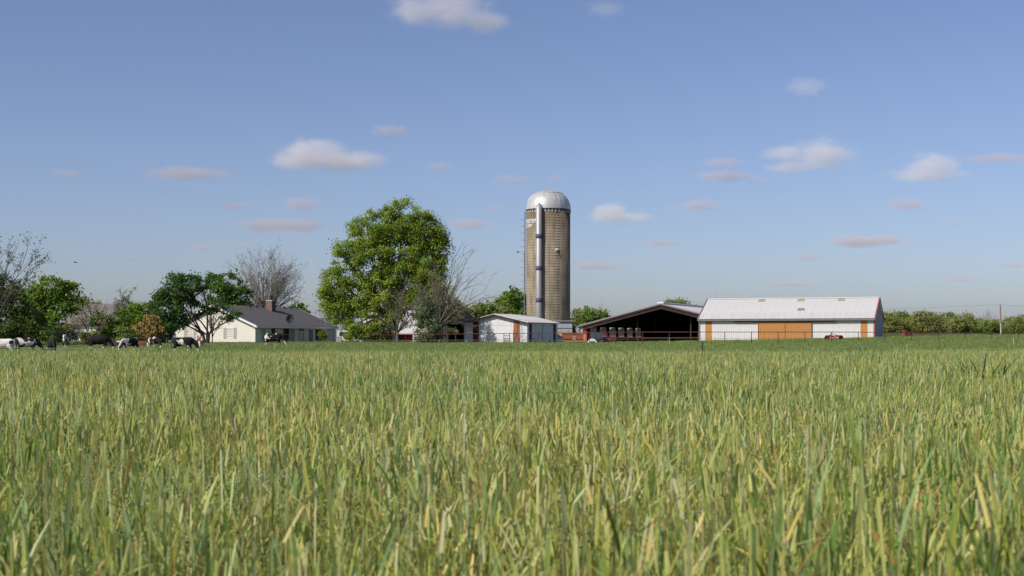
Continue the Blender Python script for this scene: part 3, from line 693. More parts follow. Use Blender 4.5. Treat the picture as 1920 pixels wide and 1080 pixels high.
# ------------------------------------------------------------------ generic gabled outbuildings
def gabled(name, label, cat, O, rz, Wd, Ln, e, ap, wall, roof, ov=.4, gz=None, fascia=None):
    """ridge along local y; local x across; front gable at y = 0"""
    gz = g(O[0], O[1]) - .15 if gz is None else gz
    t = thing(name, label, cat, (O[0], O[1], gz), rz); e -= gz; ap -= gz; h = Wd / 2; sl = (ap - e) / h
    for y in (0, Ln - .18): MB().prism([(-h, y, 0), (h, y, 0), (h, y, e), (0, y, ap - .06), (-h, y, e)], (0, .18, 0)).build('gable_wall', wall, t)
    for x in (-h, h - .18): B('side_wall', wall, t, x, x + .18, .18, Ln - .18, 0, e)
    for s in (-1, 1):
        r = MB().slab((s * (h + ov), -ov, e - ov * sl), (s * (h + ov), Ln + ov, e - ov * sl), (0, Ln + ov, ap), (0, -ov, ap), (0, 0, .12)).build('roof', roof, t)
        MB().slab((s * (h + ov), -ov - .06, e - ov * sl - .12), (0, -ov - .06, ap - .12), (0, -ov - .06, ap + .14), (s * (h + ov), -ov - .06, e - ov * sl + .14), (0, .055, 0)).build('rake_board', fascia or roof, r)
        B('eave_board', fascia or roof, r, s * (h + ov) - .03, s * (h + ov) + .03, -ov, Ln + ov, e - ov * sl - .14, e - ov * sl - .004)
    return t, e, ap
def outbuildings():
    # old white house far left behind the shrubs: eave side to the camera
    Y = 232; x1 = XP(214, Y)
    t, e, a = gabled('old_house', 'old white house with grey roof half hidden by shrubs at left', 'house', (x1, Y + 4.6, 0), R(90), 9.2, x1 - XP(121, Y), zof(605, Y), zof(571, Y + 4), 'house_white', 'grey_roof', .45, .6, 'old_wood')
    for k, px in enumerate((141, 158, 176, 196)):
        y = x1 - XP(px, Y)
        o = MB().box(-4.68, -4.604, y - .45, y + .45, 1.0, 2.2).build('window', 'glass', t); MB().box(-4.72, -4.682, y - .55, y + .55, .9, 1.0).build('sill', 'white_paint', o)
    B('porch', 'concrete', t, -6.2, -4.62, 1.0, 5.0, 0, .9)
    # red walled barn with pale roof behind the maple
    Y = 205; x1 = XP(778, Y)
    t, e, a = gabled('red_barn', 'red walled barn with white roof behind the big maple', 'barn', (x1, Y + 5.5, 0), R(90), 11, x1 - XP(686, Y), zof(622, Y), zof(583, Y + 5), 'red_paint', 'white_roof', .6, .6, 'dark_red')
    for k, px in enumerate((706, 730, 752)):
        y = x1 - XP(px, Y); B('stall_door', 'dark_red', t, -5.58, -5.504, y - .8, y + .8, 0, 1.6)
    # weathered brown barn
    Y = 200; t, e, a = gabled('weathered_barn', 'dark weathered wooden barn behind the bare tree', 'barn', (XP(832, Y), Y, 0), R(-14), 4.6, 9, zof(602, Y), zof(569, Y), 'old_wood', 'old_wood', .3)
    for i in range(9): B('plank', 'old_wood', t, -2.2 + i * .5, -2.2 + i * .5 + .42, -.05, -.004, 0, e - .05 + (a - e) * (1 - abs(-2.0 + i * .5) / 2.3) * .92)
    # low open shed with flat pale roof
    Y = 192; X0, X1 = XP(838, Y), XP(882, Y); gz = .8; h = zof(604, Y) - gz
    t = thing('open_shed', 'low dark open shed with thin pale roof beside the white shed', 'shed', (X0, Y, gz)); wd = X1 - X0
    MB().slab((-.5, -1, h - .25), (wd + .4, -1, h), (wd + .4, 5, h + .1), (-.5, 5, h - .15), (0, 0, .1)).build('roof', 'grey_roof', t)
    B('back_wall', 'old_wood', t, 0, wd, 4.6, 4.8, 0, h - .2); B('end_wall', 'old_wood', t, 0, .15, 0, 4.6, 0, h - .25); B('end_wall', 'old_wood', t, wd - .15, wd, 0, 4.6, 0, h - .05)
    for x in (.05, wd * .35, wd * .68): B('post', 'old_wood', t, x, x + .16, -.7, -.54, 0, h - .2)
outbuildings()
def round_tank(name, label, cat, px, Y, r, ptop, roof, m, peave=None, gz=None, rings=5):
    gz = (g(XP(px, Y), Y) - .1) if gz is None else gz
    t = thing(name, label, cat, (XP(px, Y), Y, gz)); top = zof(ptop, Y) - gz; ev = (zof(peave, Y) - gz) if peave else top
    MB().lathe([(r, 0), (r, ev)], 28).build('wall', m, t, True)
    hm = MB().lathe([(r - .01, -.04), (r + .03, 0), (r - .01, .04)], 28).mesh('wall_ring', m)
    for i in range(rings): put('wall_ring', hm, t, (0, 0, (i + 1) * ev / (rings + 1)))
    if peave:
        MB().lathe([(r + .12, ev - .05), (r * .18, top - .25), (r * .18, top - .05), (r * .22, top - .04), (r * .2, top), (.01, top + .06)], 28).build('roof', roof, t)
        for i in range(14):
            a = 2 * math.pi * i / 14; MB().tube([((r + .1) * math.cos(a), (r + .1) * math.sin(a), ev), (r * .2 * math.cos(a), r * .2 * math.sin(a), top - .22)], .03, 4).build('roof_rib', roof, t)
    else:
        MB().lathe([(r, ev), (r * .96, ev + .12), (r * .6, ev + .25), (.01, ev + .32)], 28).build('lid', m, t, True)
    return t
round_tank('grain_bin', 'galvanised grain bin with conical roof behind the farmhouse', 'grain bin', 597, 232, 2.9, 581, 'galvanised', 'galvanised', 596.5)
round_tank('milk_tank', 'pale blue upright tank under the big maple', 'tank', 681, 186, .8, 611, None, 'tank_blue')
# ------------------------------------------------------------------ tree makers
def tris(name, V, Fc, C, m):
    me = bpy.data.meshes.new(name); V = np.asarray(V, np.float32); n = len(V); k = Fc.shape[1]
    me.vertices.add(n); me.vertices.foreach_set('co', V.ravel())
    me.loops.add(Fc.size); me.loops.foreach_set('vertex_index', Fc.ravel().astype(np.int32))
    me.polygons.add(len(Fc)); me.polygons.foreach_set('loop_start', np.arange(0, Fc.size, k, dtype=np.int32))
    me.polygons.foreach_set('loop_total', np.full(len(Fc), k, np.int32))
    a = me.attributes.new('Col', 'FLOAT_COLOR', 'POINT'); a.data.foreach_set('color', np.c_[C, np.ones(n)].astype(np.float32).ravel())
    me.materials.append(MATS[m]); me.update(calc_edges=True); me.validate(); return me
def leaf_cloud(name, cen, size, cols, parent, origin, up=0.35, aspect=.62, droop=False):
    """one small bent leaf (two triangles) at each centre"""
    n = len(cen); cen = np.asarray(cen) - np.asarray(origin)
    a = rng.normal(size=(n, 3)); a /= np.linalg.norm(a, axis=1)[:, None]
    nrm = rng.normal(size=(n, 3)) + np.array([-.5, -.5, up + .2]) ; nrm /= np.linalg.norm(nrm, axis=1)[:, None]
    if droop: a = np.c_[rng.normal(0, .18, (n, 2)), -np.ones(n)]; a /= np.linalg.norm(a, axis=1)[:, None]
    b = np.cross(nrm, a); b /= np.linalg.norm(b, axis=1)[:, None] + 1e-9
    if not droop: a = np.cross(b, nrm)
    s = (size * rng.uniform(.65, 1.35, n))[:, None]
    V = np.empty((n, 4, 3)); V[:, 0] = cen - a * s; V[:, 1] = cen + b * s * aspect; V[:, 2] = cen + a * s + nrm * s * .25; V[:, 3] = cen - b * s * aspect
    Fc = np.arange(n * 4).reshape(n, 4); C = np.repeat(cols, 4, axis=0)
    me = tris(name, V.reshape(-1, 3), Fc, C, 'leaf'); o = put(name, me, parent); o['kind'] = 'stuff'; return o
def limb(b, p0, p1, r0, r1, sag=.1, n=5, k=6):
    p0, p1 = Vector(p0), Vector(p1); L = (p1 - p0).length; pts = []; j = Vector((random.gauss(0, 1), random.gauss(0, 1), 0)) * L * .05
    for i in range(n):
        t = i / (n - 1); q = p0.lerp(p1, t); q.z += math.sin(t * math.pi) * L * sag; q += j * math.sin(t * math.pi); pts.append(q)
    b.tube(pts, [r0 * (1 - t) + r1 * t for t in [i / (n - 1) for i in range(n)]], k, False); return pts
def tree(name, label, trunk_px, Y, lobes, cols, leaf=.17, per=70, clumps=1.0, clr=.75, group=None, bark='bark', tr=.35, fork=.3, depth=.8, up=.35, stems=1, cat='tree', droop=False, fill=.55):
    """leafy tree: lobes are (column, row, half width, half height) in photo pixels at depth Y"""
    s = Y / F; base = ground(trunk_px, Y); base.z -= .1; t = thing(name, label, cat, base, group=group)
    cen = []; colr = []; tips = []
    for (px, py, rx, ry, *o) in lobes:
        dens = o[0] if o else 1.0; dy = random.uniform(-.3, .3) * rx * s
        C = np.array([XP(px, Y), Y + dy, zof(py, Y)]); rad = np.array([rx * s, max(rx, ry) * s * depth, ry * s])
        nc = max(6, int(clumps * dens * ((rad[0] * rad[2] + rad[1] * rad[2]) * .5 * 6.5 + 5)))
        d = rng.normal(size=(nc, 3)); d /= np.linalg.norm(d, axis=1)[:, None]; d *= (fill + (1 - fill) * rng.uniform(0, 1, nc) ** .6)[:, None]
        pc = C + d * rad; pc = pc[pc[:, 2] > base.z + .35]; tips.append((C, pc))
        for q in pc:
            m = max(4, int(per * rng.uniform(.5, 1.4))); r = clr * rng.uniform(.6, 1.25)
            l = rng.normal(0, .5, (m, 3)) * r * np.array([1, 1, .75]) + q; cen.append(l)
            bc = np.array(cols[rng.integers(len(cols))]) * rng.uniform(.82, 1.18); c = bc * rng.uniform(.82, 1.18, (m, 1)); c[:, 0] *= rng.uniform(.92, 1.1, m); colr.append(c)
    cen = np.concatenate(cen); colr = np.concatenate(colr); k = cen[:, 2] > base.z + .15; cen = cen[k]; colr = colr[k]
    leaf_cloud('crown', cen, leaf, colr, t, base, up, .62, droop)
    b = MB(); bo = np.array(base); H = max(c[2] for c in cen) - base.z
    for sidx in range(stems):
        off = Vector((0, 0, 0)) if stems == 1 else Vector((random.uniform(-.5, .5), random.uniform(-.3, .3), 0)) * tr * 3
        fk = Vector((random.gauss(0, .2), random.gauss(0, .2), H * fork)) + off * 1.5
        b.tube([off + Vector((0, 0, -.2)), off + Vector((0, 0, .25)), off.lerp(fk, .5), fk], [tr * 1.5, tr * 1.1, tr * .9, tr * .8], 9, False)
        for i, (C, pc) in enumerate(tips):
            if stems > 1 and i % stems != sidx: continue
            c = Vector(C - bo); pts = limb(b, fk * (1 if random.random() < .6 else .8), c, tr * .55, tr * .2, .06, 6, 6)
            for q in pc[rng.permutation(len(pc))[:max(4, int(len(pc) * .3))]]:
                limb(b, pts[random.choice([3, 4, 5])], Vector(q - bo), tr * .16, .02, .05, 4, 4)
    b.build('trunk', bark, t, True)
    return t
def rot_about(d, ang, az):
    d = d.normalized(); a = d.orthogonal().normalized(); a.rotate(Matrix.Rotation(az, 3, d)); return (d * math.cos(ang) + a * math.sin(ang)).normalized()
def bare_tree(name, label, px, Y, stems, levels, kids, ratio, spread, upbias, r0, bark, leaf=None, leaf_cols=None, leaf_n=0, group=None, wob=.12, minr=.016, cat='tree', clip=None, jl=0.25):
    """stems: list of (lean x, lean y, length); grows forks level by level; sparse leaves at the twig ends"""
    base = ground(px, Y); base.z -= .15; t = thing(name, label, cat, base, group=group); tr = MB(); tw = MB(); ends = []
    def grow(p, d, L, r, lev):
        n = 5 if lev <= 1 else 4; pts = [p.copy()]; dirs = []; q = p.copy(); dd = d.copy()
        for i in range(n - 1):
            dd = (dd + Vector((random.gauss(0, wob), random.gauss(0, wob), random.gauss(0, wob) + upbias * .25))).normalized()
            q = q + dd * L / (n - 1); pts.append(q.copy()); dirs.append(dd.copy())
        r1 = max(minr, r * .62); (tr if lev <= 1 else tw).tube(pts, [r + (r1 - r) * i / (n - 1) for i in range(n)], 7 if lev == 0 else 5 if lev == 1 else 3, False)
        if lev >= levels: ends.append((q, dd)); ends.append((pts[-2], dd)); return
        kk = kids[min(lev, len(kids) - 1)]
        for c in range(kk):
            i = n - 1 if c == 0 else random.randint(max(1, n - 3), n - 1) if kk < 4 else random.randint(2 if lev else 3, n - 1)
            nd = rot_about(dirs[i - 1], R(spread) * random.uniform(.55, 1.3) * (.5 if c == 0 else 1), random.uniform(0, 6.283)); nd = (nd + Vector((0, 0, upbias))).normalized()
            grow(pts[i], nd, L * ratio * random.uniform(1 - jl, 1 + jl), max(minr, r * (.66 if c else .75)), lev + 1)
    for lx, ly, L in stems:
        grow(Vector((lx * .15, ly * .15, 0)), Vector((lx, ly, 1)).normalized(), L, r0 * random.uniform(.8, 1.1), 0)
    if leaf_n:
        E = ends; cen = []; n = leaf_n
        for i in range(n):
            q, d = random.choice(E); cen.append(q + d * random.uniform(-.3, .25) + Vector((random.gauss(0, .16), random.gauss(0, .16), random.gauss(0, .16))))
        cen = np.array([tuple(c) for c in cen]) + np.array(base); cc = np.array(leaf_cols)[rng.integers(len(leaf_cols), size=n)] * rng.uniform(.7, 1.3, (n, 1))
        leaf_cloud('crown', cen, leaf, cc, t, base)
    tr.build('trunk', bark, t, True); tw.build('twigs', bark, t)['kind'] = 'stuff'
    return t

def twig_tree(name, label, px, Y, fork, lobes, n_main, n_sec, n_tw, r0, bark, leaf=0, leaf_cols=None, leaf_n=0, cat='tree', minr=.014, arch=.1, extra=(), depth=.8, trunks=1):
    """thinly leaved tree: limbs reach from the fork to the shell of each lobe (photo pixels), then forks and twigs fill towards it"""
    s = Y / F; base = ground(px, Y); base.z -= .15; t = thing(name, label, cat, base); tr = MB(); tw = MB(); ends = []
    fk = P(fork[0], fork[1], Y) - base; wts = [l[2] * l[3] for l in lobes]
    def curve(p0, p1, c, r0_, r1_, n, k, mb):
        pts = [p0.lerp(c, i / (n - 1)).lerp(c.lerp(p1, i / (n - 1)), i / (n - 1)) for i in range(n)]
        mb.tube(pts, [r0_ + (r1_ - r0_) * (i / (n - 1)) ** .8 for i in range(n)], k, False); return pts
    for q in range(trunks):
        o = Vector((random.gauss(0, .25), random.gauss(0, .25), 0)) if trunks > 1 else Vector((0, 0, 0))
        tr.tube([o + Vector((0, 0, -.1)), o + Vector((0, 0, .3)), o + (fk - o) * .55, fk], [r0 * 1.4, r0 * 1.1, r0 * .95, r0 * .85], 8, False)
    tg = []
    for i in range(n_main):
        l = random.choices(lobes, wts)[0]; d = Vector((random.gauss(0, 1), random.gauss(0, 1), random.gauss(.35, .8))).normalized() * random.uniform(.6, 1.0)
        tg.append((P(l[0], l[1], Y) - base + Vector((d.x * l[2] * s, d.y * l[2] * s * depth, d.z * l[3] * s)), arch))
    tg += [(P(a, b, Y + random.uniform(-1, 1)) - base, h) for a, b, h in extra]
    for e, ar in tg:
        L = (e - fk).length; st = fk * random.uniform(.75, 1.0) if trunks == 1 else fk
        c = st.lerp(e, .5) + Vector((random.gauss(0, .06) * L, random.gauss(0, .06) * L, ar * L)); m = curve(st, e, c, r0 * .5, minr * 1.3, 8, 5, tr)
        for j in range(n_sec):
            k = random.randint(2, 7); dr = (m[k] - m[k - 1]).normalized(); nd = rot_about(dr, R(random.uniform(14, 42)), random.uniform(0, 6.283)); l2 = L * random.uniform(.14, .34); p1 = m[k] + nd * l2
            m2 = curve(m[k], p1, m[k].lerp(p1, .5) + Vector((0, 0, random.gauss(0, .08) * l2)), max(minr * 1.3, r0 * .16), minr, 4, 3, tw)
            for z in range(n_tw):
                kk = random.randint(1, 3); d3 = rot_about((m2[kk] - m2[kk - 1]).normalized(), R(random.uniform(15, 50)), random.uniform(0, 6.283)); p2 = m2[kk] + d3 * l2 * random.uniform(.3, .65); tw.tube([m2[kk], m2[kk].lerp(p2, .5), p2], [minr, minr, minr * .8], 3, False); ends.append((p2, d3))
            ends.append((m2[-1], nd))
    if leaf_n:
        cen = np.array([tuple(q + d * random.uniform(-.4, .2) + Vector((random.gauss(0, .13), random.gauss(0, .13), random.gauss(0, .13)))) for q, d in random.choices(ends, k=leaf_n)]) + np.array(base)
        leaf_cloud('crown', cen, leaf, np.array(leaf_cols)[rng.integers(len(leaf_cols), size=leaf_n)] * rng.uniform(.75, 1.25, (leaf_n, 1)), t, base)
    tr.build('trunk', bark, t, True); tw.build('twigs', bark, t)['kind'] = 'stuff'; return t

MAPLE = [(.275, .36, .042), (.315, .385, .045), (.24, .335, .045), (.19, .285, .045)]
DEEP = [(.075, .155, .03), (.095, .185, .032), (.065, .135, .03)]
MID = [(.14, .235, .028), (.17, .26, .03), (.12, .21, .03)]
BRIGHT = [(.17, .28, .025), (.2, .3, .03), (.145, .255, .028)]
OLIVE = [(.27, .3, .085), (.3, .31, .1), (.24, .285, .08)]
BROWNG = [(.32, .25, .1), (.28, .25, .09), (.34, .26, .13)]
SPRUCE = [(.14, .185, .085), (.165, .21, .1), (.115, .16, .075)]
GREYG = [(.22, .24, .14), (.26, .26, .16), (.18, .2, .12)]

def trees():
    # --- the big maple and its neighbours
    tree('maple_tree', 'biggest tree, a broad yellow-green maple between farmhouse and silo', 742, 180,
         [(700, 622, 34, 16, .7), (730, 628, 28, 12, .5), (690, 438, 40, 42), (728, 430, 34, 38), (757, 412, 44, 38), (786, 425, 34, 34), (796, 445, 38, 38), (818, 442, 18, 20), (652, 492, 34, 46), (700, 490, 44, 44), (752, 476, 44, 44), (798, 492, 32, 44, .8),
          (630, 545, 30, 40), (668, 555, 44, 40), (720, 550, 40, 40, .8), (770, 540, 40, 34, .55), (642, 584, 30, 26, .9), (680, 602, 38, 26, .8), (722, 600, 34, 22, .4), (668, 622, 24, 14, .8), (613, 562, 15, 26), (690, 628, 30, 12, .5), (812, 540, 28, 34, .8), (808, 500, 30, 36, 1.0), (775, 580, 40, 30, .8), (760, 520, 50, 44, 1.0), (800, 560, 32, 36, .8), (826, 470, 16, 26, .8)],
         MAPLE, .12, 125, 1.05, .78, tr=.5, fork=.2)
    twig_tree('bare_tree', 'leafless grey tree with arching branches before the maple', 826, 172, (824, 606), [(800, 540, 46, 56), (838, 545, 34, 50), (770, 560, 40, 40)], 15, 7, 4, .2, 'bark_grey', arch=.08, minr=.012,
              extra=((907, 548, .12), (868, 480, .03), (900, 574, .2), (852, 478, .02), (890, 520, .06), (905, 560, .16), (848, 490, .02), (868, 500, .04), (880, 600, .22), (890, 612, .25)))
    twig_tree('dead_tree', 'low leafless brown tree with spreading twigs under the maple', 745, 174, (745, 622), [(735, 592, 46, 26), (772, 598, 36, 24), (770, 560, 40, 36)], 20, 8, 4, .14, 'bark_grey', .07, OLIVE, 400, arch=.14, minr=.012)
    tree('larch_tree', 'thin olive-brown tree rising behind the bare tree', 816, 178, [(812, 535, 20, 24, .8), (828, 560, 30, 30, 1.0), (808, 588, 24, 28, 1.0), (848, 580, 24, 26, 1.0), (838, 612, 26, 20, .8)], BROWNG + OLIVE, .1, 55, 1.3, .55, tr=.16, fork=.4, bark='bark_grey')
    tree('spruce_tree', 'small blue-green spruce with drooping boughs beside the white lattice', 804, 168.5, [(803, 572, 12, 14), (801, 588, 20, 16), (805, 604, 25, 16), (804, 622, 28, 16), (806, 636, 26, 8)], SPRUCE, .13, 55, 1.5, .55, tr=.16, fork=.6, up=.1)
    # --- around the farmhouse
    tree('crab_apple_tree', 'dark green tree with twisting trunks before the farmhouse gable', 386, 168, [(330, 548, 36, 32), (352, 535, 32, 22), (376, 534, 20, 18, .7), (312, 575, 28, 28), (345, 578, 34, 26, .9), (302, 600, 20, 22), (325, 606, 24, 16), (392, 566, 26, 22, .3), (418, 588, 24, 14, .22), (440, 596, 18, 10, .25)],
         DEEP, .12, 85, 1.45, .6, tr=.2, fork=.16, bark='bark_dark', stems=5)
    twig_tree('twiggy_shrub', 'thin brownish twiggy growth at the farmhouse corner beside the twisting tree', 398, 169, (398, 630), [(405, 590, 28, 24), (385, 580, 24, 26)], 12, 5, 3, .07, 'bark', .08, BROWNG + DEEP, 500, cat='shrub', minr=.012)
    tree('maple_tree', 'dark round tree behind the farmhouse roof, left of the bare elm', 430, 205, [(432, 538, 30, 26), (412, 555, 24, 28), (450, 562, 26, 26), (425, 580, 34, 18), (398, 527, 9, 14, .8)], DEEP + MID, .19, 55, 1.0, .8, tr=.3)
    twig_tree('elm_tree', 'rounded fan shaped almost leafless elm behind the chimney', 496, 212, (496, 600), [(496, 546, 58, 54)], 34, 12, 5, .2, 'bark_pale', .075, GREYG, 6500, arch=.04, minr=.011, trunks=5,
              extra=[(496 + 56 * math.cos(R(a)), 548 - 58 * math.sin(R(a)), .04) for a in range(-8, 190, 11)])
    tree('round_tree', 'small green tree showing over the right end of the farmhouse roof', 562, 235, [(557, 576, 15, 9), (570, 582, 14, 9), (548, 588, 16, 12)], MID, .18, 45, 1.2, .6, tr=.2)
    tree('yellow_shrub', 'small yellow-green shrub at the farmhouse wall', 607, 176.5, [(606, 628, 7, 8)], [(.2, .22, .02), (.17, .2, .02)], .07, 50, 6, .25, tr=.04, cat='shrub', fork=.3)
    # --- left edge
    twig_tree('leafing_tree', 'tall thin tree with scattered small leaves at the left edge', -14, 150, (-8, 590), [(20, 518, 38, 40), (-30, 508, 46, 48)], 20, 7, 4, .15, 'bark_grey', .11, [(.1, .14, .045), (.12, .15, .05), (.14, .15, .08)], 2600, arch=.05, minr=.013,
              extra=((66, 500, .04), (68, 484, .03), (52, 468, .02), (30, 460, .02), (66, 514, .04)))
    tree('bushy_tree', 'dark green bushy tree under the thin tree at the left edge', 14, 156, [(0, 556, 36, 36), (30, 566, 30, 30), (-25, 590, 30, 34), (10, 605, 44, 32), (52, 606, 30, 30), (-10, 630, 34, 14), (40, 628, 34, 14)], [(.1, .155, .035), (.13, .175, .045), (.09, .16, .035)], .15, 60, 1.2, .7, tr=.25)
    tree('round_tree', 'bright green round tree beside the old white house', 100, 190, [(98, 545, 38, 27), (128, 552, 28, 24), (72, 565, 32, 30), (105, 580, 38, 24, .75), (140, 570, 22, 18, .8), (66, 600, 32, 28), (95, 612, 36, 24), (118, 625, 24, 16), (70, 625, 30, 16)], BRIGHT + MID, .19, 60, 1.05, .8, tr=.35)
    bare_tree('brown_shrub', 'tall twiggy brown shrub with young leaves before the old white house', 168, 170, [(-.5, 0, 2.0), (-.2, .1, 2.3), (.1, -.1, 2.4), (.4, 0, 2.1), (.8, 0, 1.7), (-.9, 0, 1.7)], 3, [4, 3, 3], .68, 30, .04, .07, 'bark_grey', .09, OLIVE + BROWNG, 1200, wob=.1, cat='shrub', minr=.012)
    bare_tree('bramble_shrub', 'low grey-brown bramble shrub below the old white house', 128, 160, [(-.8, 0, 1.1), (-.3, .1, 1.4), (.2, -.1, 1.4), (.8, 0, 1.2), (1.3, 0, .9)], 3, [4, 4, 3], .65, 45, .0, .05, 'bark_grey', .07, BROWNG, 800, wob=.2, cat='shrub')
    twig_tree('pale_tree', 'pale grey-green thin topped tree right of the old white house', 226, 200, (227, 610), [(227, 580, 26, 30)], 16, 7, 4, .14, 'bark_pale', .1, GREYG, 1800, arch=.03, minr=.013)
    tree('hazel_shrub', 'broad green shrub behind the black cow grazing mid herd', 205, 172, [(196, 612, 22, 20), (216, 616, 26, 20), (200, 630, 28, 10), (184, 598, 14, 14, .6), (232, 598, 20, 18, .9)], MID, .13, 55, 1.7, .55, tr=.12, cat='shrub')
    tree('lilac_shrub', 'bright yellow-green shrub left of the twisting trunk tree', 262, 178, [(250, 592, 26, 20), (276, 582, 24, 18), (238, 612, 26, 20), (268, 606, 28, 22), (290, 600, 20, 22)], BRIGHT, .14, 55, 1.6, .6, tr=.14, cat='shrub')
    tree('willow_shrub', 'drooping yellow-brown willow shrub beside the farmhouse', 281, 162, [(281, 603, 15, 12), (270, 617, 15, 16), (292, 617, 16, 16), (280, 630, 26, 13)], [(.38, .27, .08), (.4, .3, .09), (.28, .22, .08)], .13, 60, 2.0, .4, tr=.08, cat='shrub', droop=True)
    for px, Y, w_, h_, c, lb in ((22, 158, 24, 18, MID, 'low green shrub behind the white spotted cow'), (66, 164, 24, 20, OLIVE + MID, 'low olive shrub behind the black and white cow by the wire post'), (100, 168, 20, 16, MID + DEEP, 'low dark shrub right of the camera facing black cow'),
                                (236, 160, 18, 13, MID + OLIVE, 'low green shrub behind the brown cow lying down'), (168, 158, 14, 8, OLIVE, 'small olive shrub at the foot of the twiggy brown shrub')):
        tree('low_shrub', lb, px, Y, [(px - w_ * .4, 640 - h_, w_ * .6, h_), (px + w_ * .4, 642 - h_, w_ * .6, h_ * .9), (px, 634, w_, 8)], c, .13, 55, 1.6, .5, tr=.08, cat='shrub')
    tree('hedge_shrub', 'dark low shrub tucked between the willow shrub and farmhouse gable', 314, 164, [(312, 620, 16, 14), (305, 634, 20, 8)], DEEP, .11, 45, 2.2, .45, tr=.08, cat='shrub')
    tree('maple_tree', 'far dark tree rising between old white house and pale thin tree', 186, 262, [(186, 577, 24, 11), (206, 585, 20, 12), (168, 584, 20, 12), (240, 592, 24, 12), (215, 600, 40, 14)], OLIVE + MID, .22, 45, 1.0, .8, tr=.25)
    # --- behind the sheds
    tree('ash_tree', 'round green tree just left of the silo', 962, 258, [(965, 560, 22, 17), (948, 572, 18, 16), (980, 575, 20, 20), (962, 592, 28, 14)], MID, .24, 50, 1.0, .9, tr=.35)
    for i, (px, py, rx, ry) in enumerate(((868, 586, 22, 16), (888, 584, 24, 16), (908, 585, 22, 17), (928, 586, 22, 15), (946, 590, 20, 13))):
        tree('hedgerow_tree', '%s from the left of five olive scrubby trees behind the white shed' % ('first', 'second', 'third', 'fourth', 'fifth')[i], px, 250 + 6 * (i % 2), [(px, py, rx, ry), (px + 6, py + 14, rx, ry)], OLIVE + MID, .2, 48, 1.0, .8, group='scrubby trees behind the white shed', tr=.18, bark='bark_grey')
    tree('scrub_tree', 'olive bushy tree between silo and cattle barn', 1104, 246, [(1095, 593, 20, 14), (1118, 590, 20, 14), (1080, 602, 18, 12), (1135, 598, 14, 9), (1105, 606, 30, 12)], OLIVE + MID, .2, 50, 1.0, .8, tr=.2)
    tree('far_tree', 'treetop peeking over the cattle barn roof', 1266, 330, [(1258, 573, 14, 9), (1276, 571, 14, 8), (1266, 588, 24, 14), (1296, 582, 12, 8)], OLIVE, .26, 45, 1.0, 1.0, tr=.3)
    # --- hedgerow to the right of the white barn
    hr = [(1668, 604, 24, 18), (1688, 601, 22, 17), (1708, 606, 20, 15), (1730, 599, 20, 16), (1752, 604, 22, 15), (1776, 602, 18, 14), (1796, 606, 20, 13), (1812, 601, 15, 13), (1834, 610, 20, 12), (1856, 611, 18, 11), (1876, 613, 18, 10), (1898, 608, 18, 13), (1920, 606, 20, 14), (1946, 604, 22, 14)]
    for i, (px, py, rx, ry) in enumerate(hr):
        Y = 292 + 9 * (i % 3); c = [OLIVE, OLIVE + MID, OLIVE, OLIVE + BROWNG[1:2]][i % 4]
        tree('hedgerow_tree', 'olive bushy hedgerow tree, %s counted from the white metal barn' % ('first', 'second', 'third', 'fourth', 'fifth', 'sixth', 'seventh', 'eighth', 'ninth', 'tenth', 'eleventh', 'twelfth', 'thirteenth', 'fourteenth')[i], px, Y, [(px, py, rx, ry), (px - 10, py + 8, rx * .95, ry * .85), (px + 10, py + 10, rx, ry * .85), (px, py + 16, rx * 1.2, ry * .7)], c, .17, 70, 1.35, .9, group='hedgerow trees beyond the white barn', tr=.16, bark='bark_grey')
    bare_tree('bare_hedge_tree', 'small leafless tree poking above the hedgerow near the utility pole', 1852, 306, [(-.3, 0, 2.2), (.1, .1, 2.5), (.4, 0, 2.2)], 3, [4, 3, 3], .6, 32, .03, .06, 'bark_pale', wob=.12, minr=.012)
trees()

# ------------------------------------------------------------------ fences, poles
def red_fence():
    pts = [(680, 168), (760, 168), (840, 167), (900, 166), (963, 165), (1055, 164), (1105, 163), (1205, 162), (1255, 161), (1309, 160)]
    line = [Vector((XP(px, Y), Y, 0)) for px, Y in pts]
    while line[-1].x < 72: line.append(line[-1] + Vector((3.03, -.02, 0)))
    full = []
    for a, b in zip(line, line[1:]):
        n = max(1, round((b - a).length / 3.03)); full += [a.lerp(b, i / n) for i in range(n)]
    full.append(line[-1])
    t = thing('pipe_fence', 'long dark red pipe fence running in front of the farm buildings', 'fence', (full[0].x, full[0].y, 0)); o = full[0]
    def py(x): return 628 - 3.2 * sm(690, 1010, x) - 2.2 * sm(1010, 1200, x) + 2.3 * sm(1560, 1900, x)
    top = []
    for p in full:
        px = 960 + p.x * F / p.y; z = zof(py(px), p.y); top.append(Vector((p.x - o.x, p.y - o.y, z)))
        gz = g(p.x, p.y); MB().tube([(p.x - o.x, p.y - o.y, gz - .2), (p.x - o.x, p.y - o.y, z + .04)], .045, 7).build('post', 'fence_red', t)
    def rail(k, r, m='fence_red'):
        for i in range(0, len(top) - 1):
            a, b = top[i], top[i + 1]; ga, gb = g(a.x + o.x, a.y), g(b.x + o.x, b.y)
            pa = Vector((a.x, a.y - .07, a.z + (ga - a.z) * k)); pb = Vector((b.x, b.y - .07, b.z + (gb - b.z) * k)); MB().tube([pa, pb], r, 6).build('rail', m, t)
    rail(0, .042); rail(.3, .012); rail(.55, .012); rail(.8, .012)
red_fence()
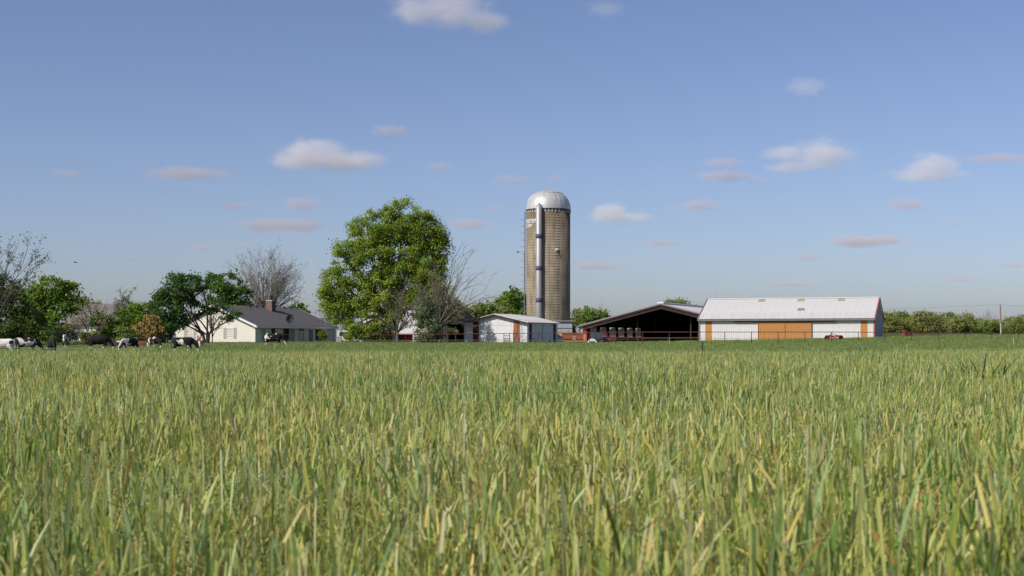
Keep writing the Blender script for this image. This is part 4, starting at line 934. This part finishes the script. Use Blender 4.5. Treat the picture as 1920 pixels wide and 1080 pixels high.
def wire_fence(label, pts, post_at, m, wm='wire_white', hh=.85):
    line = [ground(px, Y) for px, Y in pts]; o = line[0]; t = thing('wire_fence', label, 'fence', o)
    path = []
    for a, b in zip(line, line[1:]):
        for i in range(6):
            q = a.lerp(b, i / 6); q.z = a.z + (b.z - a.z) * i / 6 + hh - .05 * math.sin(math.pi * i / 6); path.append(q - o)
    path.append(line[-1] + Vector((0, 0, hh)) - o)
    MB().tube(path, .007, 4).build('wire', wm, t)
    for px, Y, h, r in post_at:
        p = ground(px, Y) - o; MB().tube([p + Vector((0, 0, -.2)), p + Vector((0.01, 0, h * .5)), p + Vector((.02, 0, h))], r, 6).build('post', m, t)
        MB().tube([p + Vector((.02, -.05, hh - .03)), p + Vector((.02, -.05, hh + .03))], .03, 6).build('insulator', m, t)
wire_fence('thin white electric wire fence sagging past the grazing cows', [(-60, 112), (33, 106), (160, 103), (290, 101), (380, 108), (515, 126), (640, 146), (900, 150)], [(33, 106, 1.05, .02), (28, 109, 1.0, .018), (515, 126, .95, .02)], 'post_white')
wire_fence('thin wire fence climbing towards the white metal barn', [(900, 150), (1090, 150), (1180, 154), (1320, 172)], [(1255, 160, .9, .02)], 'post_white')
wire_fence('thin pale wire fence crossing the pasture at the right edge', [(1480, 108), (1620, 110), (1760, 118), (1860, 130), (1960, 145)], [(1700, 114, .95, .018), (1900, 136, .95, .018)], 'post_white')
def dark_post():
    p = ground(1317, 69); h = zof(640.5, 69) - p.z
    t = thing('steel_post', 'lone dark steel fence post standing at the crop edge', 'post', p)
    B('stem', 'post_dark', t, -.03, .03, -.02, .02, -.3, h); B('flange', 'post_dark', t, -.012, .012, .02, .07, -.3, h)
    for i in range(7): B('stud', 'post_dark', t, -.02, .02, -.035, -.02, .15 + i * .16, .19 + i * .16)
dark_post()
def poles():
    Y = 235; p = ground(1877, Y); h = zof(570, Y) - p.z
    t = thing('utility_pole', 'wooden utility pole standing before the hedgerow at right', 'utility pole', p)
    MB().tube([(0, 0, -.3), (-.05, 0, h * .35)], [.15, .14], 8).build('pole_base', 'pole_pale', t); MB().tube([(-.05, 0, h * .35), (-.15, 0, h)], [.14, .11], 8).build('pole', 'pole_wood', t)
    MB().tube([(-.15, -.12, h - .3), (-.15, -.12, h - .05)], .06, 6).build('insulator', 'concrete', t)
    a = p + Vector((-.15, 0, h - .1)); b = P(1250, 563, 300); pts = [a.lerp(b, i / 14) - Vector((0, 0, 1.3 * math.sin(math.pi * i / 14))) for i in range(15)]
    c = P(2100, 575, 200); pts2 = [a.lerp(c, i / 6) - Vector((0, 0, .4 * math.sin(math.pi * i / 6))) for i in range(7)]
    MB().tube([q - a for q in pts], .014, 4).build('power_line', 'wire_dark', t, False, a - p); MB().tube([q - a for q in pts2], .014, 4).build('power_line', 'wire_dark', t, False, a - p)
    Y = 252; p = ground(1128, Y); h = zof(556, Y) - p.z
    t = thing('antenna_mast', 'thin antenna mast above the tree between silo and cattle barn', 'antenna', p)
    MB().tube([(0, 0, 0), (0, 0, h)], .035, 6).build('mast', 'galvanised', t)
    for z, l in ((h - 1.5, .45), (h - 1.65, .3)): MB().tube([(-l, 0, z), (l, 0, z)], .02, 4).build('element', 'galvanised', t)
    MB().tube([(0, -.3, h - 1.55), (0, .3, h - 1.55)], .02, 4).build('boom', 'galvanised', t)
    Y = 262; p = ground(1341, Y); h = zof(549, Y) - p.z
    t = thing('radio_mast', 'faint thin radio mast above the left end of the white barn', 'antenna', p)
    MB().tube([(0, 0, 0), (0, 0, h)], .03, 5).build('mast', 'galvanised', t)
    for k in range(4): MB().tube([(-.28, 0, h - .2 - k * .3), (.28, 0, h - .2 - k * .3)], .015, 4).build('element', 'galvanised', t)
poles()

# ------------------------------------------------------------------ yard equipment
def wheel(parent, c, r, wd, axis, rim='red_paint'):
    o = MB().lathe([(r * .55, -wd / 2), (r * .92, -wd / 2), (r, -wd * .3), (r, wd * .3), (r * .92, wd / 2), (r * .55, wd / 2), (r * .55, -wd / 2)], 20).build('tyre', 'rubber', parent, True, c)
    o.rotation_euler = axis
    MB().lathe([(.03, -wd * .25), (r * .56, -wd * .3), (r * .56, wd * .3), (.03, wd * .25)], 16).build('rim', rim, o)
    return o
def equipment():
    # two-wheeled red hay tedder
    Y = 172; p = ground(1564, Y); t = thing('hay_tedder', 'red hay tedder with two black wheels before the white barn', 'farm implement', p); s = Y / F
    for px, sg in ((1551, -1), (1577, 1)):
        x = (px - 1564) * s
        w_ = wheel(t, (x, 0, .42), .36, .16, (R(90), 0, R(35 * sg)), 'rubber')
        MB().lathe([(.05, 0), (.4, .1), (.42, .12), (.05, .06)], 16).build('rotor', 'red_paint', t, True, (x - sg * .45, -.1, .55)).rotation_euler = (R(15), 0, 0)
        for k in range(6):
            a = k * math.pi / 3; MB().tube([(x - sg * .45, -.1, .6), (x - sg * .45 + .55 * math.cos(a), -.1 + .55 * math.sin(a), .5), (x - sg * .45 + .6 * math.cos(a), -.1 + .6 * math.sin(a), .2)], .02, 4).build('tine_arm', 'red_dull', t)
        MB().tube([(x, 0, .5), (x * .75, 0, .72), (x * .6, .1, .8)], .035, 5).build('strut', 'red_dull', t)
    MB().tube([(-.6, 0, .78), (-.1, 0, .95), (.45, 0, .72), (.7, 0, .6)], .035, 6).build('frame', 'red_paint', t); MB().tube([(-.45, 0, .85), (-.15, 0, 1.3)], .018, 4).build('lever', 'black_metal', t)
    # red mower beyond the barn
    Y = 205; p = ground(1705, Y); t = thing('mower_deck', 'long low red mower lying in the grass right of the white barn', 'farm implement', p)
    MB().prism([(-.9, 0, .2), (.5, 0, .2), (.2, 0, .55), (-.5, 0, .62)], (0, 1.2, 0)).build('housing', 'red_paint', t); MB().tube([(-1.0, .2, .5), (-.7, .2, 1.1), (-.3, .2, .6)], .04, 5).build('hitch', 'red_dull', t)
    MB().tube([(.3, .3, .5), (2.4, .3, .42), (4.2, .3, .4)], .07, 6).build('cutter_bar', 'red_dull', t); wheel(t, (-.2, -.15, .4), .4, .18, (R(90), 0, 0), 'red_dull')
    # rusty feed bunk
    Y = 170; x0, x1 = XP(1056, Y), XP(1098, Y); gz = g(x0, Y); h = zof(626, Y) - gz
    t = thing('feed_bunk', 'rusty orange steel feed bunk between silo and cattle barn', 'feeder', (x0, Y, gz)); wd = x1 - x0
    MB().prism([(0, 0, .75), (0, .15, .55), (0, .85, .55), (0, 1.0, .75), (0, 1.0, h), (0, .93, h), (0, .9, .8), (0, .1, .8), (0, .07, h), (0, 0, h)], (wd, 0, 0)).build('trough', 'rust', t)
    B('top_edge', 'rust', t, -.05, wd + .05, -.05, .08, h, h + .06); B('end_plate', 'rust_pale', t, wd * .9, wd + .04, -.03, -.004, .6, h - .02); B('patch_plate', 'rust_pale', t, wd * .42, wd * .56, -.03, -.004, .62, h - .25)
    B('skid', 'rust_pale', t, -.1, wd + .1, -.02, .12, .45, .56)
    for x in (.1, wd - .25): B('leg', 'rust', t, x, x + .12, .1, .9, -.1, .5)
    # slate blue water cart
    Y = 176; x0 = XP(1110, Y); gz = g(x0, Y); h = zof(624, Y) - gz
    t = thing('slurry_cart', 'slate blue tank cart parked in front of the cattle barn', 'cart', (x0, Y, gz))
    MB().prism([(0, 0, .6), (1.25, 0, .6), (1.35, 0, .9), (1.3, 0, h), (.05, 0, h), (-.05, 0, .9)], (0, 1.6, 0)).build('tank', 'slate_blue', t)
    for x in (.3, .65, 1.0): B('rib', 'slate_blue', t, x, x + .06, -.04, -.003, .62, h - .05)
    B('lid', 'grey_trim', t, .2, 1.1, .2, 1.2, h, h + .08); MB().tube([(1.3, .5, h - .3), (1.9, .4, h - .15), (2.1, .4, h - .6)], .06, 6).build('spout', 'red_dull', t)
    for x in (.2, 1.1): wheel(t, (x, -.12, .42), .42, .2, (R(90), 0, 0), 'slate_blue')
    # calf hutch dome and pink-red trailer
    Y = 168; p = ground(1111, Y); t = thing('calf_hutch', 'low curved white calf hutch before the slate blue cart', 'hutch', p); h = zof(634.5, Y) - p.z
    pr = [(.5 * math.cos(R(a)), 0, h * math.sin(R(a))) for a in range(0, 181, 20)]; MB().prism([(x * 1.15, y, z) for x, y, z in pr], (0, 1.6, 0)).build('shell', 'white_paint', t); B('entry', 'black_metal', t, -.3, .3, -.02, -.004, .05, h * .6)
    Y = 178; p = ground(1142, Y); t = thing('flat_wagon', 'low pinkish red wagon under the first barn curtains', 'wagon', p); h = zof(634, Y) - p.z
    B('deck', 'rust_pale', t, -.9, .75, 0, 1.6, h - .25, h); B('side_board', 'red_dull', t, -.95, .8, -.06, -.004, h - .35, h + .05)
    for x in (-.6, .45): wheel(t, (x, -.2, .35), .35, .16, (R(90), 0, 0), 'red_dull')
    # lattice panel
    Y = 172; x0, x1 = XP(774, Y), XP(796, Y); gz = g(x0, Y); h = zof(615, Y) - gz
    t = thing('lattice_gate', 'cream wooden lattice frame beside the spruce', 'gate', (x0, Y, gz)); wd = x1 - x0
    for i in range(4): B('upright', 'cream_wood', t, i * (wd - .14) / 3, i * (wd - .14) / 3 + .14, 0, .05, -.1, h - (.12 if i % 2 else 0))
    for i in range(7): B('slat', 'cream_wood', t, -.03, wd + .03, -.05, -.003, .15 + i * (h - .35) / 6, .15 + i * (h - .35) / 6 + .13)
    # red chair-like hay feeder by the white shed
    Y = 172; p = ground(950, Y); t = thing('hay_feeder', 'small red tubular hay feeder before the white shed wall', 'feeder', p); h = zof(625, Y) - p.z
    for x in (-.35, .35): MB().tube([(x, 0, 0), (x, 0, h)], .05, 6).build('upright', 'red_dull', t); MB().tube([(x, .7, 0), (x, .7, h * .6)], .05, 6).build('leg', 'red_dull', t)
    for k in (.3, .55, .8, 1.0): MB().tube([(-.35, 0, h * k), (.35, 0, h * k)], .035, 5).build('bar', 'red_dull', t)
    B('tray', 'red_dull', t, -.38, .38, .02, .72, h * .38, h * .44)
    # white van, front low, under the maple
    Y = 190; p = ground(650, Y); t = thing('white_van', 'white van parked under the left side of the maple', 'van', p); s = Y / F; h = zof(620, Y) - p.z
    a, b = (632 - 650) * s, (668 - 650) * s
    MB().prism([(a, 0, .35), (b, 0, .35), (b, 0, 1.0), (b - .35, 0, 1.1), (b - .85, 0, h), (a + .1, 0, h), (a, 0, h - .2)], (0, 1.8, 0)).build('body', 'white_paint', t)
    B('windscreen', 'glass', t, b - .78, b - .45, -.02, -.004, 1.12, h - .18); B('side_window', 'glass', t, a + .3, b - 1.0, -.02, -.004, 1.15, h - .18); B('bumper', 'black_metal', t, a - .05, b + .05, -.06, -.005, .3, .48)
    for x in (a + .55, b - .6): wheel(t, (x, -.05, .34), .34, .2, (R(90), 0, 0), 'galvanised')
    Y = 183; p = ground(635, Y); t = thing('utility_box', 'grey box standing at the right corner of the farmhouse', 'box', p); h = zof(632, Y) - p.z
    B('cabinet', 'concrete', t, -.35, .35, 0, .6, 0, h); B('lid', 'concrete', t, -.38, .38, -.03, .63, h, h + .05)
equipment()
def weeds():
    for (px, Y, n, wd, label) in ((1622, 69, 120, 1.0, 'dark green clump of tall weeds at the crop edge before the white barn'), (282, 70, 60, .35, 'dark upright weed clump at the crop edge before the cows'), (1850, 22, 60, .55, 'dark blue-green tuft of taller grass near the right edge')):
        p = ground(px, Y); bl = []
        for i in range(n):
            az = random.uniform(0, 6.283); h = random.uniform(.85, 1.3); q = Vector((random.gauss(0, wd * .4), random.gauss(0, wd * .25), 0)); d = Vector((math.cos(az) * .35, math.sin(az) * .35, 1)) * h
            c = jit((.06, .125, .035)); side = Vector((math.cos(az + 1.57), math.sin(az + 1.57), 0)); wv = random.uniform(.008, .02)
            bl.append(([q, q + d * .6, q + d + Vector((math.cos(az), math.sin(az), -.3)) * h * .25], [wv * .6, wv, wv * .1], side, c, jit(c)))
        tag(put('weed_clump', blade_mesh('weed_clump', bl, 'leaf'), None, p), label, 'weed')
weeds()

# ------------------------------------------------------------------ cows
def cow_mesh(name, pose):
    b = MB()
    def tub(pts, k=12):      # (x, y, z, half width, half height): elliptical tube, closed ends
        n = len(pts); vs = []; fs = []; P_ = [Vector(p[:3]) for p in pts]
        for i, p in enumerate(pts):
            d = (P_[min(i + 1, n - 1)] - P_[max(i - 1, 0)]).normalized(); s = Vector((0, 1, 0)); s = (s - d * d.dot(s)).normalized(); u_ = d.cross(s) * -1
            for j in range(k): a = 2 * math.pi * j / k; vs.append(P_[i] + s * math.cos(a) * p[3] + u_ * math.sin(a) * p[4])
        for i in range(n - 1):
            for j in range(k): q = (j + 1) % k; fs.append((i * k + j, (i + 1) * k + j, (i + 1) * k + q, i * k + q))
        fs.append(tuple(range(k))); fs.append(tuple((n - 1) * k + j for j in range(k - 1, -1, -1))); b.add(vs, fs)
    lie = pose == 'lie'; dz = -.62 if lie else 0
    tub([(-1.0, 0, 1.2 + dz, .08, .1), (-.93, 0, 1.18 + dz, .2, .24), (-.75, 0, 1.13 + dz, .27, .33), (-.4, 0, 1.06 + dz, .32, .38), (0, 0, 1.02 + dz, .36, .42), (.35, 0, 1.05 + dz, .32, .41), (.6, 0, 1.12 + dz, .25, .36), (.82, 0, 1.18 + dz, .16, .26), (.92, 0, 1.2 + dz, .08, .14)])
    if pose == 'graze':
        tub([(.6, 0, 1.22, .15, .28), (.9, 0, 1.05, .13, .23), (1.12, 0, .78, .1, .17), (1.22, 0, .6, .1, .14)]); hd = [(1.16, 0, .66, .09, .1), (1.24, 0, .56, .125, .13), (1.3, 0, .4, .11, .12), (1.34, 0, .22, .085, .09), (1.35, 0, .14, .08, .06)]; ear = (1.22, .6)
    else:
        h = dz
        tub([(.6, 0, 1.22 + h, .15, .28), (.88, 0, 1.34 + h, .13, .22), (1.1, 0, 1.46 + h, .1, .17), (1.2, 0, 1.5 + h, .09, .14)]); hd = [(1.1, 0, 1.53 + h, .08, .09), (1.2, 0, 1.52 + h, .125, .13), (1.36, 0, 1.44 + h, .11, .12), (1.54, 0, 1.33 + h, .085, .09), (1.62, 0, 1.28 + h, .075, .06)]; ear = (1.16, 1.56 + h)
    tub(hd)
    for s in (-1, 1):
        tub([(ear[0], s * .1, ear[1], .05, .03), (ear[0] - .02, s * .2, ear[1] + .02, .05, .06), (ear[0] - .03, s * .3, ear[1], .02, .03)], 8)
        if not lie:
            o = .1 * s
            tub([(.52, s * .16, 1.1, .12, .18), (.54, s * .18, .8, .1, .13), (.54 + o, s * .18, .52, .07, .075), (.55 + o * 1.5, s * .18, .3, .05, .055), (.56 + o * 1.5, s * .18, .1, .05, .06), (.58 + o * 1.5, s * .18, .0, .06, .08)], 9)
            tub([(-.68, s * .15, 1.12, .14, .26), (-.66, s * .19, .85, .12, .19), (-.72 - o, s * .19, .62, .08, .1), (-.83 - o, s * .19, .48, .055, .07), (-.79 - o, s * .19, .26, .045, .05), (-.77 - o, s * .19, .1, .045, .055), (-.74 - o, s * .19, .0, .055, .075)], 9)
        else:
            tub([(.45, s * .28, .3, .12, .18), (.75, s * .32, .15, .09, .1), (.55, s * .36, .07, .06, .07)], 8); tub([(-.7, s * .3, .35, .14, .26), (-.3, s * .4, .2, .1, .12), (-.65, s * .44, .07, .06, .06)], 8)
    tub([(-.95, 0, 1.34 + dz, .04, .05), (-1.05, 0, 1.25 + dz, .03, .035), (-1.08, 0, .95 + dz, .022, .025), (-1.07, .02, max(.12, .6 + dz), .035, .04), (-1.06, .02, max(.06, .42 + dz), .02, .02)], 7)
    if not lie: tub([(-.62, 0, .78, .08, .08), (-.5, 0, .7, .16, .13), (-.32, 0, .7, .13, .11), (-.22, 0, .74, .05, .05)], 10)
    me = b.mesh(name + '_rough', None); o = bpy.data.objects.new(name + '_rough', me); COL.objects.link(o)
    r = o.modifiers.new('r', 'REMESH'); r.mode = 'VOXEL'; r.voxel_size = .03; r.use_smooth_shade = True
    s = o.modifiers.new('s', 'SMOOTH'); s.iterations = 4; s.factor = .5
    dg = bpy.context.evaluated_depsgraph_get(); out = bpy.data.meshes.new_from_object(o.evaluated_get(dg)); out.name = name
    bpy.data.objects.remove(o, do_unlink=True); bpy.data.meshes.remove(me); return out
def cow_mat(name, dark, light, thr, seed, scale=1.5, white_legs=True):
    m, t, p = new_mat(name); tc = N(t, 'ShaderNodeTexCoord'); mp = N(t, 'ShaderNodeMapping'); mp.inputs['Location'].default_value = (seed * 3.7, seed * 1.9, seed * 2.3); t.links.new(tc.outputs['Object'], mp.inputs[0])
    n = N(t, 'ShaderNodeTexNoise', Scale=scale, Detail=2.0, Roughness=.4); t.links.new(mp.outputs[0], n.inputs[0])
    mask = ramp(t, n.outputs[0], [(thr - .015, (0, 0, 0)), (thr + .015, (1, 1, 1))]); col = mix(t, light, dark, mask)
    if white_legs:
        sx = N(t, 'ShaderNodeSeparateXYZ'); t.links.new(tc.outputs['Object'], sx.inputs[0]); lr = ramp(t, sx.outputs[2], [(.38, (0, 0, 0)), (.46, (1, 1, 1))]); col = mix(t, light, col, lr)
    f = N(t, 'ShaderNodeTexNoise', Scale=40.0, Detail=2.0); t.links.new(tc.outputs['Object'], f.inputs[0]); fv = ramp(t, f.outputs[0], [(.3, (.82,) * 3), (.7, (1.05,) * 3)])
    t.links.new(mix(t, col, fv, 1.0, 'MULTIPLY'), p.inputs['Base Color']); p.inputs['Roughness'].default_value = .75; p.inputs['Specular IOR Level'].default_value = .2; return m
def cows():
    M = {k: cow_mesh('cow_' + k, k) for k in ('graze', 'stand', 'lie')}
    BLK, WHT, BRN, RED = (.014, .012, .012), (.72, .66, .58), (.05, .028, .022), (.16, .055, .03)
    herd = [(3, 112, 180, 'stand', WHT, BLK, .38, 1, 'white cow with a few black spots cut by the left edge', 1.0), (50, 119, 20, 'graze', BLK, WHT, .43, 2.6, 'black and white cow behind the white wire post at left', 1.0),
            (97, 116, -62, 'graze', BLK, WHT, .34, 3, 'black cow facing the camera with white lower legs', 1.0), (123, 140, -80, 'stand', BRN, WHT, .46, 4, 'white faced cow standing half hidden by brambles', .92),
            (186, 134, 12, 'graze', BLK, WHT, .3, 5, 'solid black cow grazing before the green shrub', 1.0), (219, 142, 175, 'lie', BRN, WHT, .36, 6, 'dark brown cow lying in the grass mid herd', 1.05),
            (243, 128, 238, 'graze', BLK, WHT, .47, 7.7, 'white and black cow turned half away beside the lying brown cow', .95), (266, 143, 5, 'lie', RED, RED, .3, 8, 'rust red cow lying before the drooping willow shrub', 1.0),
            (287, 138, -38, 'graze', BLK, WHT, .44, 9.4, 'small black and white cow below the willow shrub', .9), (344, 126, 3, 'graze', BLK, WHT, .36, 10.9, 'black cow with white shoulder band below the twisting tree', 1.0),
            (374, 139, 118, 'stand', RED, WHT, .5, 12.2, 'tan and white cow beside the twisting tree trunk', .9), (513, 150, 4, 'graze', BLK, WHT, .4, 13.3, 'black and white cow grazing alone below the farmhouse windows', 1.03)]
    for i, (px, Y, rz, pose, dk, lt, thr, seed, label, sc) in enumerate(herd):
        m = cow_mat('cow_hide_%d' % i, lt if dk == WHT else dk, WHT if dk == WHT else lt, 1 - thr if dk == WHT else thr, seed, 1.5 if dk != WHT else 2.2, pose != 'lie')
        me = M[pose].copy(); me.materials.clear(); me.materials.append(m)
        o = put('cow', me, None, ground(px, Y), (0, 0, R(rz))); o.scale = (sc,) * 3; tag(o, label, 'cow', 'dairy cows grazing in the pasture')
cows()
def birds():
    for px, py, Y, rz, label in ((141, 492, 140, 20, 'tiny dark bird flying over the round green tree'), (971, 473, 150, -15, 'tiny dark bird flying just left of the silo')):
        t = thing('bird', label, 'bird', P(px, py, Y), R(rz), 'birds in the sky')
        MB().lathe([(.004, -.16), (.035, -.08), (.05, .02), (.035, .1), (.012, .15), (.03, .26)], 10).build('body', 'bird_dark', t, True).rotation_euler = (0, R(90), 0)
        for s in (-1, 1): MB().prism([(.06, 0, 0), (-.05, 0, 0), (-.1, s * .16, .07), (-.06, s * .3, .05), (.02, s * .2, .09)], (0, 0, .012)).build('wing', 'bird_dark', t)
birds()

# ------------------------------------------------------------------ clouds: real volumes four kilometres away
def cloud(label, lobes, dens, seed, group=None, Y=4000.0, alb=(.95, .905, .915)):
    lobes = [(a, b, c_ * 1.22, d * 1.18) for a, b, c_, d in lobes]; dens *= .68
    s = Y / F; px = sum(l[0] for l in lobes) / len(lobes); py = sum(l[1] for l in lobes) / len(lobes); c = P(px, py, Y)
    xa = min(l[0] - l[2] * 1.25 for l in lobes); xb = max(l[0] + l[2] * 1.25 for l in lobes); ya = min(l[1] - l[3] * 1.35 for l in lobes); yb = max(l[1] + l[3] * 1.35 for l in lobes); dp = max(l[2] for l in lobes) * s * .9
    cx, cyy = (xa + xb) / 2, (ya + yb) / 2; c = P(cx, cyy, Y); hx, hz = (xb - xa) / 2 * s, (yb - ya) / 2 * s
    b = MB(); k = 14; prof = [(max(.02, math.cos(R(a))), math.sin(R(a))) for a in range(-90, 91, 15)]
    b.lathe(prof, 20); b.v = [(x * hx * 1.05, y * dp, z * hz * 1.12) for x, y, z in b.v]
    m, t, p = new_mat('cloud_%d' % seed); t.nodes.remove(p)
    tc = N(t, 'ShaderNodeTexCoord'); n = N(t, 'ShaderNodeTexNoise', Scale=2.4 / (hx * .9), Detail=4.0, Roughness=.6)
    mp = N(t, 'ShaderNodeMapping'); mp.inputs['Location'].default_value = (seed * 171.3, seed * 97.1, seed * 53.7); mp.inputs['Scale'].default_value = (1, 1, 1.9); t.links.new(tc.outputs['Object'], mp.inputs[0]); t.links.new(mp.outputs[0], n.inputs[0])
    acc = None
    for (lx, ly, rx, ry) in lobes:
        q = N(t, 'ShaderNodeMapping'); q.vector_type = 'POINT'
        sc = (1 / (rx * s), 1 / (dp * .95), 1 / (ry * s)); q.inputs['Scale'].default_value = sc
        q.inputs['Location'].default_value = (-(lx - cx) * s * sc[0], 0, (ly - cyy) * s * sc[2]); t.links.new(tc.outputs['Object'], q.inputs[0])
        l = N(t, 'ShaderNodeVectorMath', operation='LENGTH'); t.links.new(q.outputs[0], l.inputs[0])
        if acc is None: acc = l.outputs['Value']
        else:
            mn = N(t, 'ShaderNodeMath', operation='SMOOTH_MIN'); mn.inputs[2].default_value = .3; t.links.new(acc, mn.inputs[0]); t.links.new(l.outputs['Value'], mn.inputs[1]); acc = mn.outputs[0]
    ns = N(t, 'ShaderNodeMath', operation='MULTIPLY_ADD'); t.links.new(n.outputs[0], ns.inputs[0]); ns.inputs[1].default_value = 1.7; t.links.new(acc, ns.inputs[2])
    mr = N(t, 'ShaderNodeMapRange'); mr.interpolation_type = 'SMOOTHSTEP'; t.links.new(ns.outputs[0], mr.inputs[0]); mr.inputs[1].default_value = 1.95; mr.inputs[2].default_value = 1.05; mr.inputs[3].default_value = 0.0; mr.inputs[4].default_value = dens
    v = N(t, 'ShaderNodeVolumePrincipled'); v.inputs['Color'].default_value = (*alb, 1); v.inputs['Anisotropy'].default_value = -.2; t.links.new(mr.outputs[0], v.inputs['Density'])
    t.links.new(v.outputs[0], t.nodes['Material Output'].inputs['Volume'])
    o = b.build('cloud', 'cloud_%d' % seed, None, True, c); tag(o, label, 'cloud', group)
def clouds():
    cloud('brightest small cumulus cloud, above and left of the maple', [(590, 292, 62, 27), (650, 302, 56, 20), (545, 300, 40, 14)], .018, 1)
    cloud('grey-white cloud cut by the top edge of the sky', [(792, 22, 58, 22), (850, 30, 60, 16), (915, 42, 46, 14), (850, 0, 80, 12)], .011, 2)
    cloud('wide pale cloud high above the white barn', [(1545, 290, 56, 26), (1465, 288, 40, 13), (1485, 312, 44, 12)], .013, 3)
    cloud('rounded pale cloud near the right edge', [(1748, 312, 44, 22), (1735, 328, 66, 12)], .012, 4)
    cloud('small bright cloud just right of the silo dome', [(1143, 398, 30, 16), (1160, 407, 52, 10)], .018, 5)
    cloud('small soft cloud alone high above the white barn', [(1511, 162, 38, 17)], .008, 6); cloud('small faint cloud at the top edge right of centre', [(1136, 17, 34, 15)], .006, 7)
    fa = [(730, 245, 34, 11), (825, 312, 26, 9), (565, 382, 36, 13), (438, 387, 28, 8), (530, 422, 80, 11), (960, 337, 34, 8), (1045, 334, 20, 6), (1355, 305, 34, 10), (1358, 330, 52, 9), (1415, 338, 20, 7), (1315, 385, 42, 10), (1700, 383, 36, 12), (1620, 452, 70, 10), (1240, 455, 32, 7), (880, 420, 44, 9), (350, 325, 68, 11), (125, 325, 28, 7), (385, 463, 26, 6), (240, 484, 20, 5), (450, 461, 24, 6), (1515, 483, 28, 7), (1805, 524, 36, 5), (1115, 498, 56, 7), (1795, 418, 22, 5), (930, 390, 20, 7), (1870, 297, 54, 7), (1900, 497, 28, 5), (1480, 532, 44, 6)]
    where = ['above the right end of the brightest cumulus', 'right of the brightest cumulus, level with its base', 'below the brightest cumulus, rounded', 'left of the rounded scrap under the brightest cumulus', 'long and flat, left of the maple top', 'left above the silo dome, pinkish', 'just above the silo dome', 'upper of the stack left of the wide pale cloud', 'long one in the stack left of the wide pale cloud',
             'smallest in the stack left of the wide pale cloud', 'pinkish, midway between silo dome and wide pale cloud', 'directly below the rounded pale cloud', 'long and low over the right half of the white barn', 'low, between silo and white barn', 'between maple top and silo', 'long and grey at the far left', 'tiny, nearest the upper left edge', 'grey, low above the elm', 'tiny, low above the pale thin tree', 'mauve, low right above the elm', 'low over the middle of the white barn',
             'thin, low above the hedgerow', 'long, low just right of the silo', 'thin, below the scrap under the rounded cloud', 'tiny, between maple top and silo dome', 'thin streak at the right edge, level with the rounded cloud', 'thin streak low at the right edge', 'lowest, just over the white barn roof']
    for i, l in enumerate(fa): cloud('faint cloud scrap ' + where[i], [l], .02 if l[1] > 440 else .016, 20 + i, 'faint cloud scraps', 4600.0, (.76, .7, .76))
clouds()
